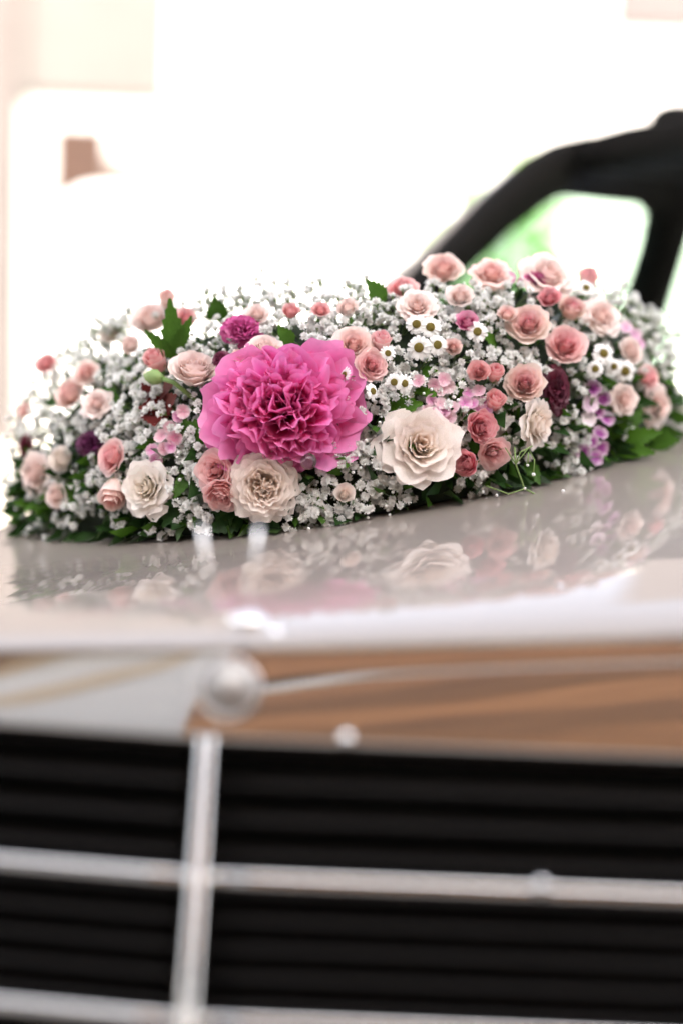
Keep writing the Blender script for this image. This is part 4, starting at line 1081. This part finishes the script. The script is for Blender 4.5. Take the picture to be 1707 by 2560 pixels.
# drifts the photograph shows
for (px, py) in ((905, 1085), (880, 1125), (925, 1140), (850, 1165), (800, 1200), (905, 1190), (950, 1180), (835, 1275), (775, 1255), (755, 1300), (740, 1232), (930, 1240), (985, 1225), (1000, 1262), (880, 1275), (905, 1110), (935, 1060), (790, 1290), (860, 1145),
                 (1120, 905), (1150, 880), (1135, 935), (1060, 905), (1245, 890), (1290, 890), (1140, 1075), (1190, 1060), (1265, 1030), (1290, 1080), (1300, 1110), (1245, 1065), (1215, 1195), (1240, 1215), (1185, 1190), (1330, 905), (1425, 1000), (1440, 1065), (1415, 1050), (1400, 1130), (1430, 1150), (1450, 1150), (1460, 1100),
                 (300, 1050), (340, 1070), (330, 1100), (290, 1085), (360, 1050), (330, 1020), (310, 1120), (505, 1100), (515, 1150), (490, 1200), (500, 1265), (480, 1290), (515, 1290), (510, 1190),
                 (1210, 720), (1180, 735), (1250, 745), (1290, 735), (1150, 750), (1220, 765), (1010, 745), (1045, 745), (985, 770), (900, 800), (860, 805), (1000, 800), (840, 825), (930, 780)):
    place(px, py)
rs = random.Random(11)
for py in range(730, 1345, 36):
    for px in range(40, 1700, 38):
        qx, qy = px + rs.uniform(-14, 14), py + rs.uniform(-12, 12)
        base = lerp_tab([(40, 1330), (350, 1345), (640, 1325), (1000, 1240), (1400, 1150), (1700, 1080)], qx)
        if qy > base - 8: continue
        if qy > base - 75 and rs.random() < .62: continue           # the dark leafy foot
        if not free(qx, qy, .95 if qx < 480 else 1.05) or any((qx - a) ** 2 + (qy - b) ** 2 < (31 if qx < 480 else 38) ** 2 for a, b in SPR): continue
        place(qx, qy, n=14)
# ---------------------------------------------------------------- wiry tendril on the right
pr_ = [(1285, 1118), (1288, 1160), (1310, 1222), (1358, 1246), (1398, 1240), (1407, 1232)]
zz0 = hit(1285, 1118)[0]; zd = (zz0 - CAM).dot(-camB) - .03
def dp(px, py, d): return CAM + ray(px, py) * d
T0 = dp(*pr_[0], zd)
td = empty('tendril_sprig', T0); tag(td, 'wiry green tendril with a few tiny buds arching over the bonnet at the right', 'tendril')
m = MB(); m.tube([dp(*q, zd + .004 * k) - T0 for k, q in enumerate(pr_)], .0008, 6)
for br in ([(1288, 1160), (1262, 1120), (1232, 1128)], [(1288, 1160), (1320, 1120), (1335, 1150), (1333, 1182)], [(1310, 1222), (1270, 1235), (1215, 1215)], [(1320, 1130), (1318, 1160)], [(1288, 1160), (1300, 1130), (1330, 1115)], [(1358, 1246), (1340, 1262)]):
    m.tube([dp(*q, zd + .003) - T0 for q in br], .0006, 5)
m.build('stem', M_calyx, td, True)
for (px, py, me) in ((1333, 1186, 1), (1318, 1163, 0), (1407, 1228, 1), (1404, 1246, 0), (1232, 1128, 0), (1240, 1238, 0), (1340, 1262, 0), (1310, 1222, 0)):
    s = .004 if me == 0 else .005
    inst('bud', SBUD, td, (.84, .82, .8), Matrix.Translation(dp(px, py, zd + .004) - T0) @ frame(facing(rng.uniform(-1, 1), rng.uniform(-1, 1)), 0).to_4x4() @ Matrix.Diagonal((s * .7, s * .7, s * .7, 1)))
# loose hairs of baby's breath on the skyline
for (px, py) in ((680, 700), (720, 745), (600, 760), (828, 740), (880, 705), (1560, 790), (1600, 800), (1660, 900), (30, 1215), (20, 1190), (60, 1240), (1690, 985), (250, 815), (300, 800), (190, 835)):
    p, nrm, miss = hit(px, py + 14)
    lb, gp = region(px, py); sprig(p + camU * .006, (nrm + camU).normalized(), lb, gp, n=9, rad=.022, lift=.012, bl=.0085)

# ---------------------------------------------------------------- mossy base and foliage under the flowers
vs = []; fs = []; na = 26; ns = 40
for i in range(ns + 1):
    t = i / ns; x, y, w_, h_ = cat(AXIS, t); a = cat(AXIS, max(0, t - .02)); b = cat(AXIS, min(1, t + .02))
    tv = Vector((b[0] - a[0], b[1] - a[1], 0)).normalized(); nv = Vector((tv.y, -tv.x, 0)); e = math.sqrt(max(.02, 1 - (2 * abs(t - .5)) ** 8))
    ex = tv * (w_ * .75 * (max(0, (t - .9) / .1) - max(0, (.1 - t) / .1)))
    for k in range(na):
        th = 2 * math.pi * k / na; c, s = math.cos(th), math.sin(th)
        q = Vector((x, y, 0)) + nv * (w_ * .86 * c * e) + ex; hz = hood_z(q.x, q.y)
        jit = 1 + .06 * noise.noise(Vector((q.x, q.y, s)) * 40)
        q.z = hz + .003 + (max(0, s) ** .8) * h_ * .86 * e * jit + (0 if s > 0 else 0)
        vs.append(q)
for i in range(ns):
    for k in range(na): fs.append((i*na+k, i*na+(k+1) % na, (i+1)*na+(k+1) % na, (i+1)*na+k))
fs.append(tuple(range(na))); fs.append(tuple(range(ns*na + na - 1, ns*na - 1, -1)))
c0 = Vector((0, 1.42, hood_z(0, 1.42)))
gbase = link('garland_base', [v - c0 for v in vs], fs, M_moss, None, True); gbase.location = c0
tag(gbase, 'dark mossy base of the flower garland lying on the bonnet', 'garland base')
rr = random.Random(17); mb = MB()
for k in range(2400):
    i = rr.randrange(len(AXS)); x, y, w_, h_ = AXS[i]; th = rr.uniform(0, math.pi) if rr.random() < .6 else rr.choice((rr.uniform(-.1, .5), rr.uniform(2.6, 3.2)))
    j = min(i + 1, 120); a = AXS[max(0, j - 1)]; tv = Vector((AXS[min(j+1, 120)][0] - AXS[j-1][0], AXS[min(j+1, 120)][1] - AXS[j-1][1], 0)).normalized(); nv = Vector((tv.y, -tv.x, 0))
    q = Vector((x, y, 0)) + nv * w_ * .86 * math.cos(th); q += tv * rr.uniform(-.05, .05) * .3
    q.z = hood_z(q.x, q.y) + .006 + max(0, math.sin(th)) ** .8 * h_ * .82
    out_ = (nv * math.cos(th) + Vector((0, 0, max(.0, math.sin(th)))) + Vector((rr.gauss(0, .5), rr.gauss(0, .5), rr.gauss(0, .4)))).normalized()
    L_ = rr.uniform(.014, .026) * (1.5 if math.sin(th) < .4 else 1); sd_ = out_.cross(Vector((rr.gauss(0, 1), rr.gauss(0, 1), rr.gauss(0, 1)))).normalized(); nn = out_.cross(sd_)
    ww = L_ * rr.uniform(.16, .26); tip = q + out_ * L_ - Vector((0, 0, L_ * .25))
    for pt in ():
        pass
    tip.z = max(tip.z, hood_z(tip.x, tip.y) + .002)
    mi = 0 if rr.random() < .62 else (1 if rr.random() < .8 else 2)
    md = q.lerp(tip, .5) + nn * L_ * .08; md.z = max(md.z, hood_z(md.x, md.y) + .003)
    lw_, rw_ = md + sd_ * ww, md - sd_ * ww; lw_.z = max(lw_.z, hood_z(lw_.x, lw_.y) + .002); rw_.z = max(rw_.z, hood_z(rw_.x, rw_.y) + .002)
    mb.add([q, lw_, tip, rw_, md], [(0, 4, 1), (1, 4, 2), (0, 3, 4), (4, 3, 2)], mi)
tag(mb.build('foliage', None, None, True, mats=[M_leafd, M_leaf, M_leafb]), 'dark green foliage filling the garland between the flowers', None, None, 'stuff')
